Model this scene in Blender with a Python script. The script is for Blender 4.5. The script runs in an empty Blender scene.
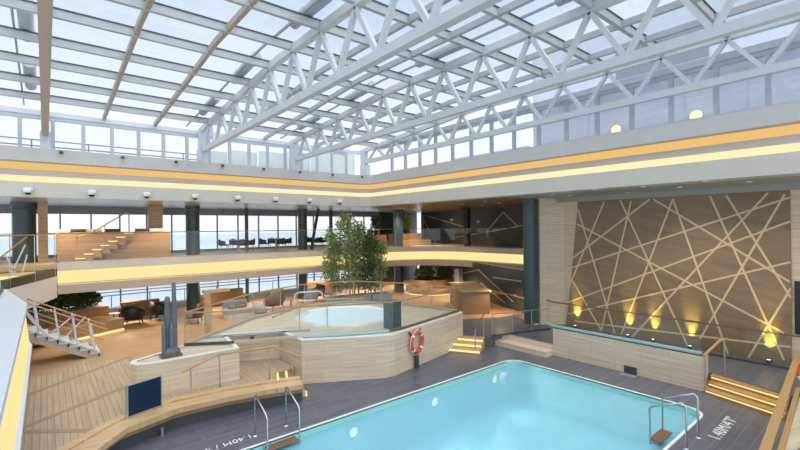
import bpy, bmesh, math, random
from mathutils import Vector, Matrix
R = math.radians
random.seed(7)
C = bpy.context.scene.collection
SC = bpy.context.scene

# ------------------------------------------------------------------ materials
def new_mat(name):
    m = bpy.data.materials.new(name); m.use_nodes = True
    nt = m.node_tree; nt.nodes.clear()
    out = nt.nodes.new('ShaderNodeOutputMaterial')
    return m, nt, out

def N(nt, kind, **kw):
    n = nt.nodes.new(kind)
    for k, v in kw.items():
        if k in n.inputs: n.inputs[k].default_value = v
        else: setattr(n, k, v)
    return n

def rgba(c): return (c[0], c[1], c[2], 1)

def plain(name, col, rough=.5, metal=0, var=.06, scale=3.0, spec=.5):
    """one-colour material with faint procedural mottling"""
    m, nt, out = new_mat(name)
    b = N(nt, 'ShaderNodeBsdfPrincipled', Roughness=rough, Metallic=metal)
    b.inputs['Specular IOR Level'].default_value = spec
    tc = N(nt, 'ShaderNodeTexCoord'); no = N(nt, 'ShaderNodeTexNoise', Scale=scale, Detail=4.0)
    nt.links.new(tc.outputs['Object'], no.inputs['Vector'])
    mx = N(nt, 'ShaderNodeMix', data_type='RGBA')
    mx.inputs[6].default_value = rgba([max(0, c*(1-var)) for c in col])
    mx.inputs[7].default_value = rgba([min(1, c*(1+var)) for c in col])
    nt.links.new(no.outputs[0], mx.inputs[0])
    nt.links.new(mx.outputs[2], b.inputs['Base Color'])
    nt.links.new(b.outputs[0], out.inputs[0])
    return m

def emit(name, col, strength):
    m, nt, out = new_mat(name)
    e = N(nt, 'ShaderNodeEmission', Strength=strength); e.inputs[0].default_value = rgba(col)
    nt.links.new(e.outputs[0], out.inputs[0]); return m

def glass(name, tint, gloss=.08, rough=.01):
    m, nt, out = new_mat(name)
    t = N(nt, 'ShaderNodeBsdfTransparent'); t.inputs[0].default_value = rgba(tint)
    g = N(nt, 'ShaderNodeBsdfGlossy', Roughness=rough); g.inputs[0].default_value = (.9, .95, .95, 1)
    mx = N(nt, 'ShaderNodeMixShader'); mx.inputs[0].default_value = gloss
    nt.links.new(t.outputs[0], mx.inputs[1]); nt.links.new(g.outputs[0], mx.inputs[2])
    nt.links.new(mx.outputs[0], out.inputs[0]); return m

def planks(name, c1, c2, gap, w=2.4, h=.14, rot=0, rough=.5, mortar=.012, grain=9.0, wall=False, bias=0.0, spec=.5):
    """boards or tiles: brick pattern in object space plus stretched grain"""
    m, nt, out = new_mat(name)
    b = N(nt, 'ShaderNodeBsdfPrincipled', Roughness=rough)
    b.inputs['Specular IOR Level'].default_value = spec
    tc = N(nt, 'ShaderNodeTexCoord'); mp = N(nt, 'ShaderNodeMapping')
    src = tc.outputs['Object']
    if wall:   # u = x*0.8+y*0.6 , v = z
        sp = N(nt, 'ShaderNodeSeparateXYZ'); nt.links.new(src, sp.inputs[0])
        a = N(nt, 'ShaderNodeMath', operation='MULTIPLY'); a.inputs[1].default_value = .83
        c = N(nt, 'ShaderNodeMath', operation='MULTIPLY_ADD'); c.inputs[1].default_value = -.71
        nt.links.new(sp.outputs[0], a.inputs[0]); nt.links.new(sp.outputs[1], c.inputs[0]); nt.links.new(a.outputs[0], c.inputs[2])
        cb = N(nt, 'ShaderNodeCombineXYZ'); nt.links.new(c.outputs[0], cb.inputs[0]); nt.links.new(sp.outputs[2], cb.inputs[1])
        src = cb.outputs[0]
    nt.links.new(src, mp.inputs[0]); mp.inputs['Rotation'].default_value = (0, 0, rot)
    br = N(nt, 'ShaderNodeTexBrick', Scale=1.0)
    br.inputs['Color1'].default_value = rgba(c1); br.inputs['Color2'].default_value = rgba(c2); br.inputs['Mortar'].default_value = rgba(gap)
    br.inputs['Brick Width'].default_value = w; br.inputs['Row Height'].default_value = h
    br.inputs['Mortar Size'].default_value = mortar; br.inputs['Bias'].default_value = bias
    nt.links.new(mp.outputs[0], br.inputs[0])
    m2 = N(nt, 'ShaderNodeMapping'); m2.inputs['Scale'].default_value = (.5, grain, 1); nt.links.new(mp.outputs[0], m2.inputs[0])
    no = N(nt, 'ShaderNodeTexNoise', Scale=1.5, Detail=5.0); nt.links.new(m2.outputs[0], no.inputs[0])
    ra = N(nt, 'ShaderNodeMapRange'); ra.inputs[1].default_value = .3; ra.inputs[2].default_value = .7; ra.inputs[3].default_value = .82; ra.inputs[4].default_value = 1.14
    nt.links.new(no.outputs[0], ra.inputs[0])
    mx = N(nt, 'ShaderNodeMix', data_type='RGBA', blend_type='MULTIPLY'); mx.inputs[0].default_value = 1
    nt.links.new(br.outputs[0], mx.inputs[6]); nt.links.new(ra.outputs[0], mx.inputs[7])
    nt.links.new(mx.outputs[2], b.inputs['Base Color']); nt.links.new(b.outputs[0], out.inputs[0])
    return m

M = {}
M['steel_white'] = plain('white_painted_steel', (.60, .64, .69), .45)
M['beam_warm_bounce'] = plain('warm_bounce_steel', (.40, .35, .29), .5)  # beige tone imitates warm light reflected up onto the steel
M['mullion'] = plain('mullion_steel', (.48, .53, .59), .5)
M['roof_steel'] = plain('grey_painted_steel', (.42, .45, .48), .5)
M['fascia'] = plain('grey_fascia', (.56, .57, .56), .4)
M['fascia_low'] = plain('warm_grey_fascia', (.60, .59, .53), .35)
M['taupe'] = plain('taupe_fascia', (.50, .43, .35), .5)
M['offwhite'] = plain('off_white_paint', (.72, .71, .67), .5)
M['marble'] = planks('travertine', (.70, .585, .44), (.645, .535, .395), (.54, .45, .33), 1.2, .42, 0, .35, .006, 11.0, True)
M['marble_floor'] = planks('travertine_floor', (.66, .56, .42), (.62, .53, .40), (.50, .43, .33), 1.0, .5, .3, .35, .006, 3.0)
M['pale_stone'] = plain('pale_stone_edge', (.80, .77, .70), .4)
M['tile'] = planks('dark_deck_tile', (.122, .128, .162), (.095, .100, .128), (.215, .222, .255), 1.15, .3, 0, .34, .007, 6.0)
M['wood_deck'] = planks('teak_deck', (.49, .37, .24), (.455, .34, .22), (.34, .24, .15), 3.2, .13, R(90), .5, .012, 10.0)
M['wood_floor'] = planks('warm_wood_floor', (.52, .33, .18), (.475, .30, .16), (.41, .255, .14), 2.4, .22, R(35), .4, .005, 8.0)
M['wood'] = planks('oak_boards', (.60, .42, .23), (.52, .36, .19), (.40, .27, .14), 2.0, .5, R(8), .45, .003, 12.0)
M['wood_panel'] = planks('walnut_panels', (.42, .25, .125), (.36, .21, .10), (.27, .16, .08), 2.2, .32, 0, .45, .006, 7.0, True)
M['wood_light'] = planks('light_wood_cladding', (.58, .42, .25), (.52, .37, .21), (.42, .30, .17), 1.2, .6, 0, .45, .004, 7.0, True)
M['handrail'] = plain('oak_handrail', (.46, .27, .11), .35, 0, .15, 8)
M['deck_border'] = plain('deck_border', (.36, .25, .155), .5, 0, .12, 5)
M['step_wood'] = plain('dark_red_wood', (.20, .095, .05), .4, 0, .2, 9)
M['mural'] = planks('brown_stone_panels', (.27, .20, .125), (.225, .165, .10), (.20, .145, .09), 1.6, 1.3, R(20), .4, .004, 2.5, True)
M['inlay'] = plain('pale_inlay', (.66, .53, .34), .4)
M['gold'] = plain('brass_strip', (.75, .62, .42), .35, .4)
M['darkwall'] = plain('dark_slate_panel', (.065, .080, .078), .3, 0, .15)
M['column'] = plain('dark_petrol_column', (.045, .082, .10), .3, 0, .1)
M['black'] = plain('black_matt', (.02, .02, .022), .5)
M['charcoal'] = plain('charcoal_channel', (.06, .065, .075), .4)
M['grey'] = plain('mid_grey_metal', (.30, .33, .37), .4, .2)
M['dgrey'] = plain('dark_grey_cover', (.115, .14, .165), .5, 0, .2, 6)
M['chrome'] = plain('polished_steel', (.50, .55, .58), .22, 1.0)
M['steel'] = plain('brushed_steel', (.55, .56, .56), .32, .9)
M['navy'] = plain('navy_screen_glass', (.010, .026, .06), .12, spec=.2)
M['leather'] = plain('dark_leather', (.014, .013, .014), .45)
M['tan'] = plain('tan_leather', (.27, .165, .085), .5)
M['brown'] = plain('brown_leather', (.17, .105, .055), .5)
M['greyfab'] = plain('grey_fabric', (.40, .43, .47), .8)
M['white'] = plain('white_gelcoat', (.84, .87, .88), .25)
M['red'] = plain('orange_red_ring', (.72, .09, .045), .45)
M['leaf'] = plain('green_leaves', (.24, .33, .12), .55, 0, .5, 2.5)
M['leaf2'] = plain('dark_green_leaves', (.075, .13, .04), .55, 0, .5, 2.5)
M['bark'] = plain('pale_cane', (.42, .38, .24), .6)
M['planter'] = plain('blue_grey_planter', (.30, .37, .42), .5)
M['ceil'] = plain('silver_ceiling', (.50, .52, .54), .3, .3)
M['ceil_brown'] = plain('bronze_ceiling', (.20, .13, .075), .3, .2)
M['ceil_grey'] = plain('soffit_grey', (.36, .37, .34), .45)
M['pool_tile'] = planks('aqua_pool_lining', (.48, .80, .90), (.45, .77, .88), (.43, .75, .84), .3, .3, 0, .4, .006, 1.0)
M['pool_edge'] = plain('teal_pool_edge', (.30, .60, .57), .3)
M['coping'] = plain('white_coping', (.80, .84, .80), .35)
M['paint'] = plain('white_deck_paint', (.78, .79, .80), .6)
M['outer_white'] = plain('white_ship_steel', (.66, .72, .80), .5)
M['outer_blue'] = plain('blue_grey_ship_steel', (.72, .78, .90), .4)
M['screen_panel'] = plain('pale_green_screen', (.55, .62, .56), .5)
M['glass'] = glass('rail_glass', (.98, .992, .985), .03)
M['glass_edge'] = plain('green_glass_edge', (.38, .62, .66), .2)
M['glass_win'] = glass('window_glass', (.95, .97, .98), .04)
M['glass_clere'] = glass('clerestory_glass', (.975, .985, 1), .05)
M['glass_roof'] = glass('roof_glass', (.93, .96, .99), .07)
M['led_amber'] = emit('amber_led', (1.0, .62, .23), .62)
M['led_yellow'] = emit('warm_white_led', (1.0, .84, .48), .78)
M['recess_glow'] = emit('recess_wall_glow', (1.0, .80, .36), .74)  # recess back walls emit directly, imitating light from hidden LEDs
M['led_step'] = emit('gold_led', (1.0, .70, .26), 1.1)
M['lamp'] = emit('warm_lamp', (1.0, .85, .6), 3.0)
M['lamp_dome'] = emit('dome_lamp', (1.0, .80, .5), 1.0)
M['lamp_pool'] = emit('pool_lamp', (.85, .95, .72), .9)

def water(name, tint, gloss, col, mixcol):
    """see-through water: tinted transmission, a little suspended colour and sky reflection broken by ripples"""
    m, nt, out = new_mat(name)
    t = N(nt, 'ShaderNodeBsdfTransparent'); t.inputs[0].default_value = rgba(tint)
    d = N(nt, 'ShaderNodeBsdfDiffuse'); d.inputs[0].default_value = rgba(col)
    g = N(nt, 'ShaderNodeBsdfGlossy', Roughness=.06)
    tc = N(nt, 'ShaderNodeTexCoord'); no = N(nt, 'ShaderNodeTexNoise', Scale=1.6, Detail=3.0)
    nt.links.new(tc.outputs['Object'], no.inputs['Vector'])
    bu = N(nt, 'ShaderNodeBump', Strength=.12, Distance=.2); nt.links.new(no.outputs[0], bu.inputs['Height'])
    nt.links.new(bu.outputs[0], g.inputs['Normal'])
    fr = N(nt, 'ShaderNodeFresnel', IOR=1.33); nt.links.new(bu.outputs[0], fr.inputs['Normal'])
    ml = N(nt, 'ShaderNodeMath', operation='MULTIPLY'); ml.inputs[1].default_value = gloss; nt.links.new(fr.outputs[0], ml.inputs[0])
    a = N(nt, 'ShaderNodeMixShader'); a.inputs[0].default_value = mixcol
    nt.links.new(t.outputs[0], a.inputs[1]); nt.links.new(d.outputs[0], a.inputs[2])
    b = N(nt, 'ShaderNodeMixShader'); nt.links.new(ml.outputs[0], b.inputs[0])
    nt.links.new(a.outputs[0], b.inputs[1]); nt.links.new(g.outputs[0], b.inputs[2])
    nt.links.new(b.outputs[0], out.inputs[0]); return m
M['water'] = water('pool_water', (.80, .97, .98), .8, (.36, .71, .83), .5)
M['water_spa'] = water('spa_water', (.90, .97, 1.0), .4, (.80, .94, 1.0), .85)
M['sea'] = plain('sea_water', (.42, .48, .54), .4, 0, .18, .02)

# ------------------------------------------------------------------ mesh building
class MB:
    def __init__(s): s.v = []; s.f = []; s.sm = []
    def add(s, vs, fs, smooth=False):
        o = len(s.v); s.v += [tuple(p) for p in vs]; s.f += [tuple(i+o for i in f) for f in fs]; s.sm += [smooth]*len(fs); return s
    def box(s, x0, y0, z0, x1, y1, z1):
        return s.add([(x, y, z) for z in (z0, z1) for y in (y0, y1) for x in (x0, x1)],
                     [(0, 2, 3, 1), (4, 5, 7, 6), (0, 1, 5, 4), (2, 6, 7, 3), (0, 4, 6, 2), (1, 3, 7, 5)])
    def prism(s, poly, z0, z1):
        n = len(poly)
        a = sum(poly[i][0]*poly[(i+1) % n][1]-poly[(i+1) % n][0]*poly[i][1] for i in range(n))
        if a < 0: poly = poly[::-1]
        vs = [(p[0], p[1], z0) for p in poly]+[(p[0], p[1], z1) for p in poly]
        fs = [tuple(range(n-1, -1, -1)), tuple(range(n, 2*n))]+[(i, (i+1) % n, n+(i+1) % n, n+i) for i in range(n)]
        return s.add(vs, fs)
    def bar(s, a, b, w, h, up=(0, 0, 1)):
        a = Vector(a); b = Vector(b); d = (b-a).normalized(); up = Vector(up)
        if abs(d.dot(up)) > .98: up = Vector((0, 1, 0))
        x = d.cross(up).normalized()*(w/2); y = x.cross(d).normalized()*(h/2)
        vs = [p+sx*x+sy*y for p in (a, b) for sx, sy in ((-1, -1), (1, -1), (1, 1), (-1, 1))]
        return s.add(vs, [(0, 3, 2, 1), (4, 5, 6, 7), (0, 1, 5, 4), (1, 2, 6, 5), (2, 3, 7, 6), (3, 0, 4, 7)])
    def tube(s, pts, r, n=8, closed=False):
        pts = [Vector(p) for p in pts]; rings = []; m = len(pts)
        prev = None
        for i, p in enumerate(pts):
            if closed: d = pts[(i+1) % m]-pts[i-1]
            else: d = pts[min(i+1, m-1)]-pts[max(i-1, 0)]
            d.normalize()
            if prev is None:
                up = Vector((0, 0, 1)) if abs(d.z) < .9 else Vector((0, 1, 0))
                x = d.cross(up).normalized()
            else:
                x = (prev-d*prev.dot(d)).normalized()
            prev = x; y = d.cross(x)
            rr = r[i] if isinstance(r, (list, tuple)) else r
            rings.append([p+rr*(math.cos(2*math.pi*k/n)*x+math.sin(2*math.pi*k/n)*y) for k in range(n)])
        vs = [q for g in rings for q in g]; fs = []
        for i in range(m if closed else m-1):
            j = (i+1) % m
            for k in range(n):
                fs.append((i*n+k, i*n+(k+1) % n, j*n+(k+1) % n, j*n+k))
        s.add(vs, fs, True)
        if not closed:
            s.add(rings[0], [tuple(range(n-1, -1, -1))]); s.add(rings[-1], [tuple(range(n))])
        return s
    def lathe(s, prof, c=(0, 0, 0), n=24, sx=1, sy=1):
        vs = []; fs = []
        for r, z in prof:
            for k in range(n):
                a = 2*math.pi*k/n; vs.append((c[0]+r*sx*math.cos(a), c[1]+r*sy*math.sin(a), c[2]+z))
        for i in range(len(prof)-1):
            for k in range(n):
                fs.append((i*n+k, i*n+(k+1) % n, (i+1)*n+(k+1) % n, (i+1)*n+k))
        return s.add(vs, fs, True)
    def quad(s, a, b, c, d): return s.add([a, b, c, d], [(0, 1, 2, 3)])
    def build(s, name, mat, parent=None, bevel=0):
        me = bpy.data.meshes.new(name); me.from_pydata(s.v, [], s.f); me.update()
        if any(s.sm): me.polygons.foreach_set('use_smooth', s.sm)
        me.materials.append(M[mat] if isinstance(mat, str) else mat)
        o = bpy.data.objects.new(name, me); C.objects.link(o)
        if parent is not None:
            o.parent = parent
            top = parent
            while top.parent is not None: top = top.parent
            o.matrix_parent_inverse = Matrix.Translation(-top.location) if parent is top else Matrix.Identity(4)
            if parent is not top: o.matrix_parent_inverse = Matrix.Identity(4)
        if bevel:
            b = o.modifiers.new('bevel', 'BEVEL'); b.width = bevel; b.segments = 2; b.limit_method = 'ANGLE'
            if any(s.sm): pass
        return o

def tag(o, label, cat, group=None, kind=None):
    o['label'] = label; o['category'] = cat
    if group: o['group'] = group
    if kind: o['kind'] = kind
    return o
def thing(name, label, cat, loc=(0, 0, 0), group=None, kind=None):
    o = bpy.data.objects.new(name, None); C.objects.link(o); o.location = loc; o.empty_display_size = .2
    return tag(o, label, cat, group, kind)
def struct(o, label, cat): return tag(o, label, cat, None, 'structure')
def kids(o): return [c for c in C.objects if c.parent == o]
def copy_tree(o, parent=None):
    c = o.copy(); C.objects.link(c)
    if parent is not None: c.parent = parent
    for ch in kids(o): copy_tree(ch, c)
    return c
ORD = ['first', 'second', 'third', 'fourth', 'fifth', 'sixth', 'seventh', 'eighth', 'ninth', 'tenth', 'eleventh', 'twelfth', 'thirteenth', 'fourteenth', 'fifteenth', 'sixteenth', 'seventeenth', 'eighteenth', 'nineteenth', 'twentieth']
def place_all(proto, spots, labels):
    """first spot moves the prototype, each further one a copy of the whole thing"""
    out = []
    src = [proto]+[copy_tree(proto) for _ in spots[1:]]
    for o, (x, y, z, a), l in zip(src, spots, labels):
        o.location = (x, y, z); o.rotation_euler = (0, 0, a); o['label'] = l; out.append(o)
    return out

def arc(cx, cy, r, a0, a1, n=10):
    return [(cx+r*math.cos(R(a0+(a1-a0)*i/n)), cy+r*math.sin(R(a0+(a1-a0)*i/n))) for i in range(n+1)]
def offset(path, o, closed=False):
    """path shifted to its left by o"""
    res = []; n = len(path)
    for i, p in enumerate(path):
        p = Vector(p)
        a = Vector(path[i-1]) if (i > 0 or closed) else None
        b = Vector(path[(i+1) % n]) if (i < n-1 or closed) else None
        ns = []
        if a is not None: d = (p-a).normalized(); ns.append(Vector((-d.y, d.x)))
        if b is not None: d = (b-p).normalized(); ns.append(Vector((-d.y, d.x)))
        nn = sum(ns, Vector((0, 0))).normalized(); k = o/max(.3, nn.dot(ns[0]))
        res.append((p.x+nn.x*k, p.y+nn.y*k))
    return res
def sweep(mb, path, prof, smooth=False):
    rows = [[(x, y, z) for x, y in offset(path, o)] for o, z in prof]
    n = len(path); vs = [p for r in rows for p in r]; fs = []
    for j in range(len(rows)-1):
        for i in range(n-1):
            fs.append((j*n+i, j*n+i+1, (j+1)*n+i+1, (j+1)*n+i))
    return mb.add(vs, fs, smooth)

# ------------------------------------------------------------------ setting: floors
pool_rim = arc(13.05, 9.28, .45, 90, 0, 6)+arc(13.05, 4.07, .45, 0, -90, 6)+[(.4, 3.62), (.4, 9.73)]
def holed(outer, inner, z):
    bm = bmesh.new(); es = []
    for loop in (outer, inner):
        vs = [bm.verts.new((x, y, z)) for x, y in loop]
        es += [bm.edges.new((vs[i], vs[(i+1) % len(vs)])) for i in range(len(vs))]
    bmesh.ops.triangle_fill(bm, edges=es, use_beauty=True)
    for f in bm.faces:
        f.normal_update()
        if f.normal.z < 0: f.normal_flip()
    bm.verts.index_update()
    mb = MB(); mb.add([v.co[:] for v in bm.verts], [tuple(v.index for v in f.verts) for f in bm.faces]); bm.free()
    return mb
rim_out = offset(pool_rim, .06, True)
fl = holed([(-8, -6), (15.2, -6), (15.2, 12.9), (-8, 12.9)], rim_out, 0)
struct(fl.build('floor', 'tile'), 'dark grey tiled deck around the pool', 'floor')

bench_in = [(-.75, 9.6), (.35, 11.05), (1.35, 11.95), (2.6, 12.33), (3.7, 12.26), (4.75, 12.0), (5.5, 11.75)]
deck = [(-9, 28.4), (-9, 4), (-1.4, 4)]+bench_in+[(5.5, 12.9), (6.5, 13.2), (13.2, 13.2), (15.4, 14.6), (17.6, 13.3), (19.5, 13.2), (25.2, 27.6), (25.2, 28.4)]
wf = MB().prism(deck, 0, .45)
struct(wf.build('floor_lounge', 'wood_floor'), 'warm wood floor of the lounge below the balcony', 'floor')
tk = [(-9, 17.4), (-9, 4.05), (-1.4, 4.05)]+bench_in+[(5.5, 12.9), (6.25, 13.0), (6.25, 14.4), (4.7, 15.2), (3.2, 14.6), (2.2, 18.0), (.9, 18.4), (-1.0, 17.0)]
struct(MB().prism(tk, .451, .462).build('floor_teak', 'wood_deck'), 'pale slatted teak deck between the bench and the stair', 'floor')
# border boards between the teak fields
bb = MB()
for a, b in (((-.75, 15.5), (2.3, 18.1)), ((-.6, 13.1), (1.75, 14.7)), ((-.6, 13.1), (.9, 11.9)), ((2.2, 13.6), (2.3, 18.0))):
    bb.bar((a[0], a[1], .465), (b[0], b[1], .465), .16, .012)
struct(bb.build('trim_deck', 'deck_border'), 'brown border boards dividing the slatted teak deck', 'trim')
tl = [(13.55, 12.35), (14.15, 11.35), (15.1, 11.35), (15.13, 9.02), (15.66, 9.02), (15.66, 4.08), (15.78, 4.06), (15.1, 2.0), (18.5, 2.0), (18.5, 10.5), (17.5, 11.4), (18.6, 13.2), (15.5, 14.5), (13.7, 13.4)]
struct(MB().prism(tl, .0, .42).build('floor_landing', 'tile'), 'raised dark tiled landing below the patterned stone wall', 'floor')

# ------------------------------------------------------------------ pool
pool = thing('swimming_pool', 'large rectangular turquoise swimming pool sunk in the dark tiled deck', 'pool', (7, 6.7, 0))
mb = MB(); n = len(pool_rim)
for i in range(n):
    a, b = pool_rim[i], pool_rim[(i+1) % n]
    mb.quad((*b, .0), (*a, .0), (*a, -.28), (*b, -.28))
mb.build('tile_band', 'pool_edge', pool)
mb = MB()
for i in range(n):
    a, b = pool_rim[i], pool_rim[(i+1) % n]
    mb.quad((*b, -.28), (*a, -.28), (*a, -1.45), (*b, -1.45))
mb.add([(x, y, -1.45) for x, y in pool_rim[::-1]], [tuple(range(n))])
mb.build('basin', 'pool_tile', pool)
mb = MB()
for i in range(n):
    a, b = pool_rim[i], pool_rim[(i+1) % n]; c, d = rim_out[(i+1) % n], rim_out[i]
    mb.quad((*a, .02), (*b, .02), (*c, .02), (*d, .02)); mb.quad((*b, .02), (*a, .02), (*a, -.03), (*b, -.03)); mb.quad((*d, .02), (*c, .02), (*c, -.01), (*d, -.01))
mb.build('coping', 'coping', pool)
MB().add([(x, y, -.17) for x, y in pool_rim[::-1]], [tuple(range(n))]).build('water', 'water', pool)
def pool_light():
    t = thing('underwater_light', '', 'light', (0, 0, 0), 'round lights set in the long pool wall')
    mb = MB(); mb.lathe([(.0, .03), (.10, .03), (.13, .0)], n=16); o = mb.build('lens', 'lamp_pool', t)
    mb = MB(); mb.lathe([(.13, 0), (.15, .02), (.17, .0), (.17, -.02)], n=16); q = mb.build('ring', 'steel', t)
    for k in (o, q): k.rotation_euler = (R(90), 0, 0)
    return t
place_all(pool_light(), [(6.35, 9.71, -.5, 0), (9.4, 9.71, -.5, 0), (12.4, 9.71, -.5, 0)],
          ['round underwater light in the pool wall nearest the chrome ladder', 'round underwater light in the middle of the long pool wall', 'round underwater light in the pool wall by the far corner'])

def ladder():
    t = thing('pool_ladder', '', 'pool ladder', (0, 0, 0))
    # local: y<0 is over the water, deck at y>=0
    for x in (-.4, .4):
        pts = [(x, .42, 0), (x, .42, .93), (x, .36, 1.0), (x, -.28, .72), (x, -.33, .66), (x, -.33, -.9)]
        h = MB().tube(pts, .024, 8).build('handrail', 'chrome', t)
        MB().lathe([(0, .02), (.06, .02), (.07, 0)], (x, .42, 0), 12).build('foot_flange', 'chrome', h)
    for z in (-.06, -.38, -.7):
        MB().box(-.38, -.36, z-.03, .38, -.10, z).build('step', 'step_wood', t, .008)
    return t
place_all(ladder(), [(4.27, 9.83, 0, 0), (11.36, 3.72, 0, math.pi)],
          ['chrome pool ladder with wooden steps near the wooden bench', 'chrome pool ladder with wooden step near the lit wooden stairs'])

# grates and depth markings
g = MB().box(0, -.35, 0, .02, .35, .42)
g = MB().box(15.055, 5.95, .02, 15.085, 6.35, .26)
for k in range(6): g.box(15.045, 5.98+k*.065, .03, 15.058, 6.01+k*.065, .25)
tag(g.build('wall_grille', 'charcoal'), 'dark ventilation grille at the foot of the marble parapet', 'grille')
g = MB().box(14.78, 5.9, .001, 15.03, 6.4, .012)
tag(g.build('floor_drain', 'grey'), 'grey grated drain in the deck below the wall grille', 'drain')
def marking(body, loc, rot, size, label):
    cu = bpy.data.curves.new('depth_marking', 'FONT'); cu.body = body; cu.size = size; cu.align_x = 'LEFT'; cu.extrude = .001; cu.space_character = 1.08
    cu.materials.append(M['paint'])
    tmp = bpy.data.objects.new('text', cu); C.objects.link(tmp); bpy.context.view_layer.update()
    me = bpy.data.meshes.new_from_object(tmp.evaluated_get(bpy.context.evaluated_depsgraph_get()))
    bpy.data.objects.remove(tmp); bpy.data.curves.remove(cu)
    me.name = 'depth_marking'; me.materials.clear(); me.materials.append(M['paint'])
    o = bpy.data.objects.new('depth_marking', me); C.objects.link(o); o.location = loc; o.rotation_euler = (0, 0, rot)
    return tag(o, label, 'sign')
marking("1.40M / 4'7\"", (3.82, 10.38, .003), math.pi, .26, 'white painted depth figures on the deck beside the left pool ladder')
marking("1.40M/4'7\"", (11.95, 2.93, .003), .0, .36, 'white painted depth figures on the deck before the lit stairs')

# ------------------------------------------------------------------ marble terrace with the whirlpool
terr = [(1.72, 13.55), (1.85, 13.3), (2.15, 13.18), (4.5, 13.12), (4.72, 15.1), (6.3, 14.3), (6.32, 12.65), (8.67, 11.32), (9.04, 11.25), (13.5, 12.2), (13.6, 12.6), (13.0, 15.0), (11.6, 17.6), (9.2, 18.3), (6.4, 17.2), (3.3, 14.6), (2.1, 13.95), (1.8, 13.8)]
n = len(terr)
sp_c, sp_r = (9.55, 15.0), 1.98
oct_ = [(sp_c[0]+sp_r*math.cos(R(22.5+45*k+3)), sp_c[1]+sp_r*math.sin(R(22.5+45*k+3))) for k in range(8)]
ter = thing('spa_terrace', 'raised marble clad terrace carrying the round whirlpool', 'terrace', (8, 14, 0), None, 'structure')
mb = MB()
for i in range(n):
    a, b = terr[i], terr[(i+1) % n]; mb.quad((*a, 0), (*b, 0), (*b, 1.38), (*a, 1.38))
mb.build('terrace_wall', 'marble', ter)
holed(terr, oct_, 1.40).build('terrace_floor', 'marble_floor', ter)
mb = MB(); tin = offset(terr, .14, True)
for i in list(range(0, 3))+[14, 15, 16, 17]+list(range(3, 14)):
    a, b = terr[i], terr[(i+1) % n]; c, d = tin[(i+1) % n], tin[i]
    mb.quad((*a, 1.42), (*b, 1.42), (*c, 1.42), (*d, 1.42)); mb.quad((*a, 1.36), (*b, 1.36), (*b, 1.42), (*a, 1.42))
mb.build('terrace_edge', 'pale_stone', ter)
mb = MB().bar((3.9, 15.2, 1.405), (7.2, 13.7, 1.405), .22, .03).build('drain_channel', 'grey', ter)
spa = thing('whirlpool', 'octagonal white whirlpool tub filled with pale blue water', 'whirlpool', (sp_c[0], sp_c[1], 1.4))
mb = MB()
def ring(s, z): return [(sp_c[0]+(p[0]-sp_c[0])*s, sp_c[1]+(p[1]-sp_c[1])*s, z) for p in oct_]
rings = [ring(1.06, 1.39), ring(1.05, 1.47), ring(.98, 1.48), ring(.95, 1.43), ring(.93, 1.1), ring(.72, 1.0), ring(.70, .6), ring(.2, .58)]
for a, b in zip(rings, rings[1:]):
    for i in range(8): mb.quad(a[i], a[(i+1) % 8], b[(i+1) % 8], b[i])
mb.add(rings[-1], [tuple(range(8))])
mb.build('tub', 'white', spa)
MB().add(ring(.945, 1.40), [tuple(range(8))]).build('water', 'water_spa', spa)
sr = MB()
sr.tube([(8.15, 16.9, 1.4), (8.15, 16.9, 2.2), (8.3, 16.85, 2.28), (9.15, 16.55, 2.28), (9.25, 16.5, 2.2), (9.25, 16.5, 2.0), (9.1, 16.5, 1.92), (8.3, 16.8, 1.92)], .03, 8)
tag(sr.build('grab_rail', 'steel_white'), 'white looped grab rail standing behind the whirlpool', 'rail')

# ------------------------------------------------------------------ railings
def railing(name, label, pts, z0, z1, cap='handrail', capw=.05, caph=.045, seg=1.5, posts=False, channel=True, gap=.03, glass_mat='glass', chan='charcoal'):
    """glass panels standing in a channel, one handrail; pts are plan points or (x, y, z0, z1)"""
    P = [(p[0], p[1], p[2] if len(p) > 2 else z0, p[3] if len(p) > 3 else z1) for p in pts]
    t = thing(name, label, 'railing', (P[0][0], P[0][1], P[0][2]))
    mb = MB()
    for a, b in zip(P, P[1:]): mb.bar((a[0], a[1], a[3]), (b[0], b[1], b[3]), capw, caph)
    mb.build('handrail', cap, t)
    chs = {}
    for si, (a, b) in enumerate(zip(P, P[1:])):
        L = math.hypot(b[0]-a[0], b[1]-a[1]); k = max(1, round(L/seg))
        chs.setdefault(chan[si] if isinstance(chan, list) else chan, MB()).bar((a[0], a[1], a[2]+.035), (b[0], b[1], b[2]+.035), .09, .07)
        for i in range(k):
            f0 = i/k+.012/L; f1 = (i+1)/k-.012/L
            q0 = [a[j]+(b[j]-a[j])*f0 for j in range(4)]; q1 = [a[j]+(b[j]-a[j])*f1 for j in range(4)]
            d = Vector((b[0]-a[0], b[1]-a[1])).normalized(); nx, ny = -d.y*.008, d.x*.008
            g = MB(); vs = []
            for q in (q0, q1):
                for z in (q[2]+gap, q[3]-.02):
                    for s in (1, -1): vs.append((q[0]+s*nx, q[1]+s*ny, z))
            g.add(vs, [(0, 4, 6, 2), (1, 3, 7, 5), (0, 2, 3, 1), (4, 5, 7, 6), (2, 6, 7, 3), (0, 1, 5, 4)])
            g.build('glass_panel', glass_mat, t)
            if posts: MB().tube([(q0[0], q0[1], q0[2]), (q0[0], q0[1], q0[3])], .016, 6).build('post', 'steel', t)
    if channel:
        for cm, cb in chs.items(): cb.build('base_channel', cm, t)
    return t

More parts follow.
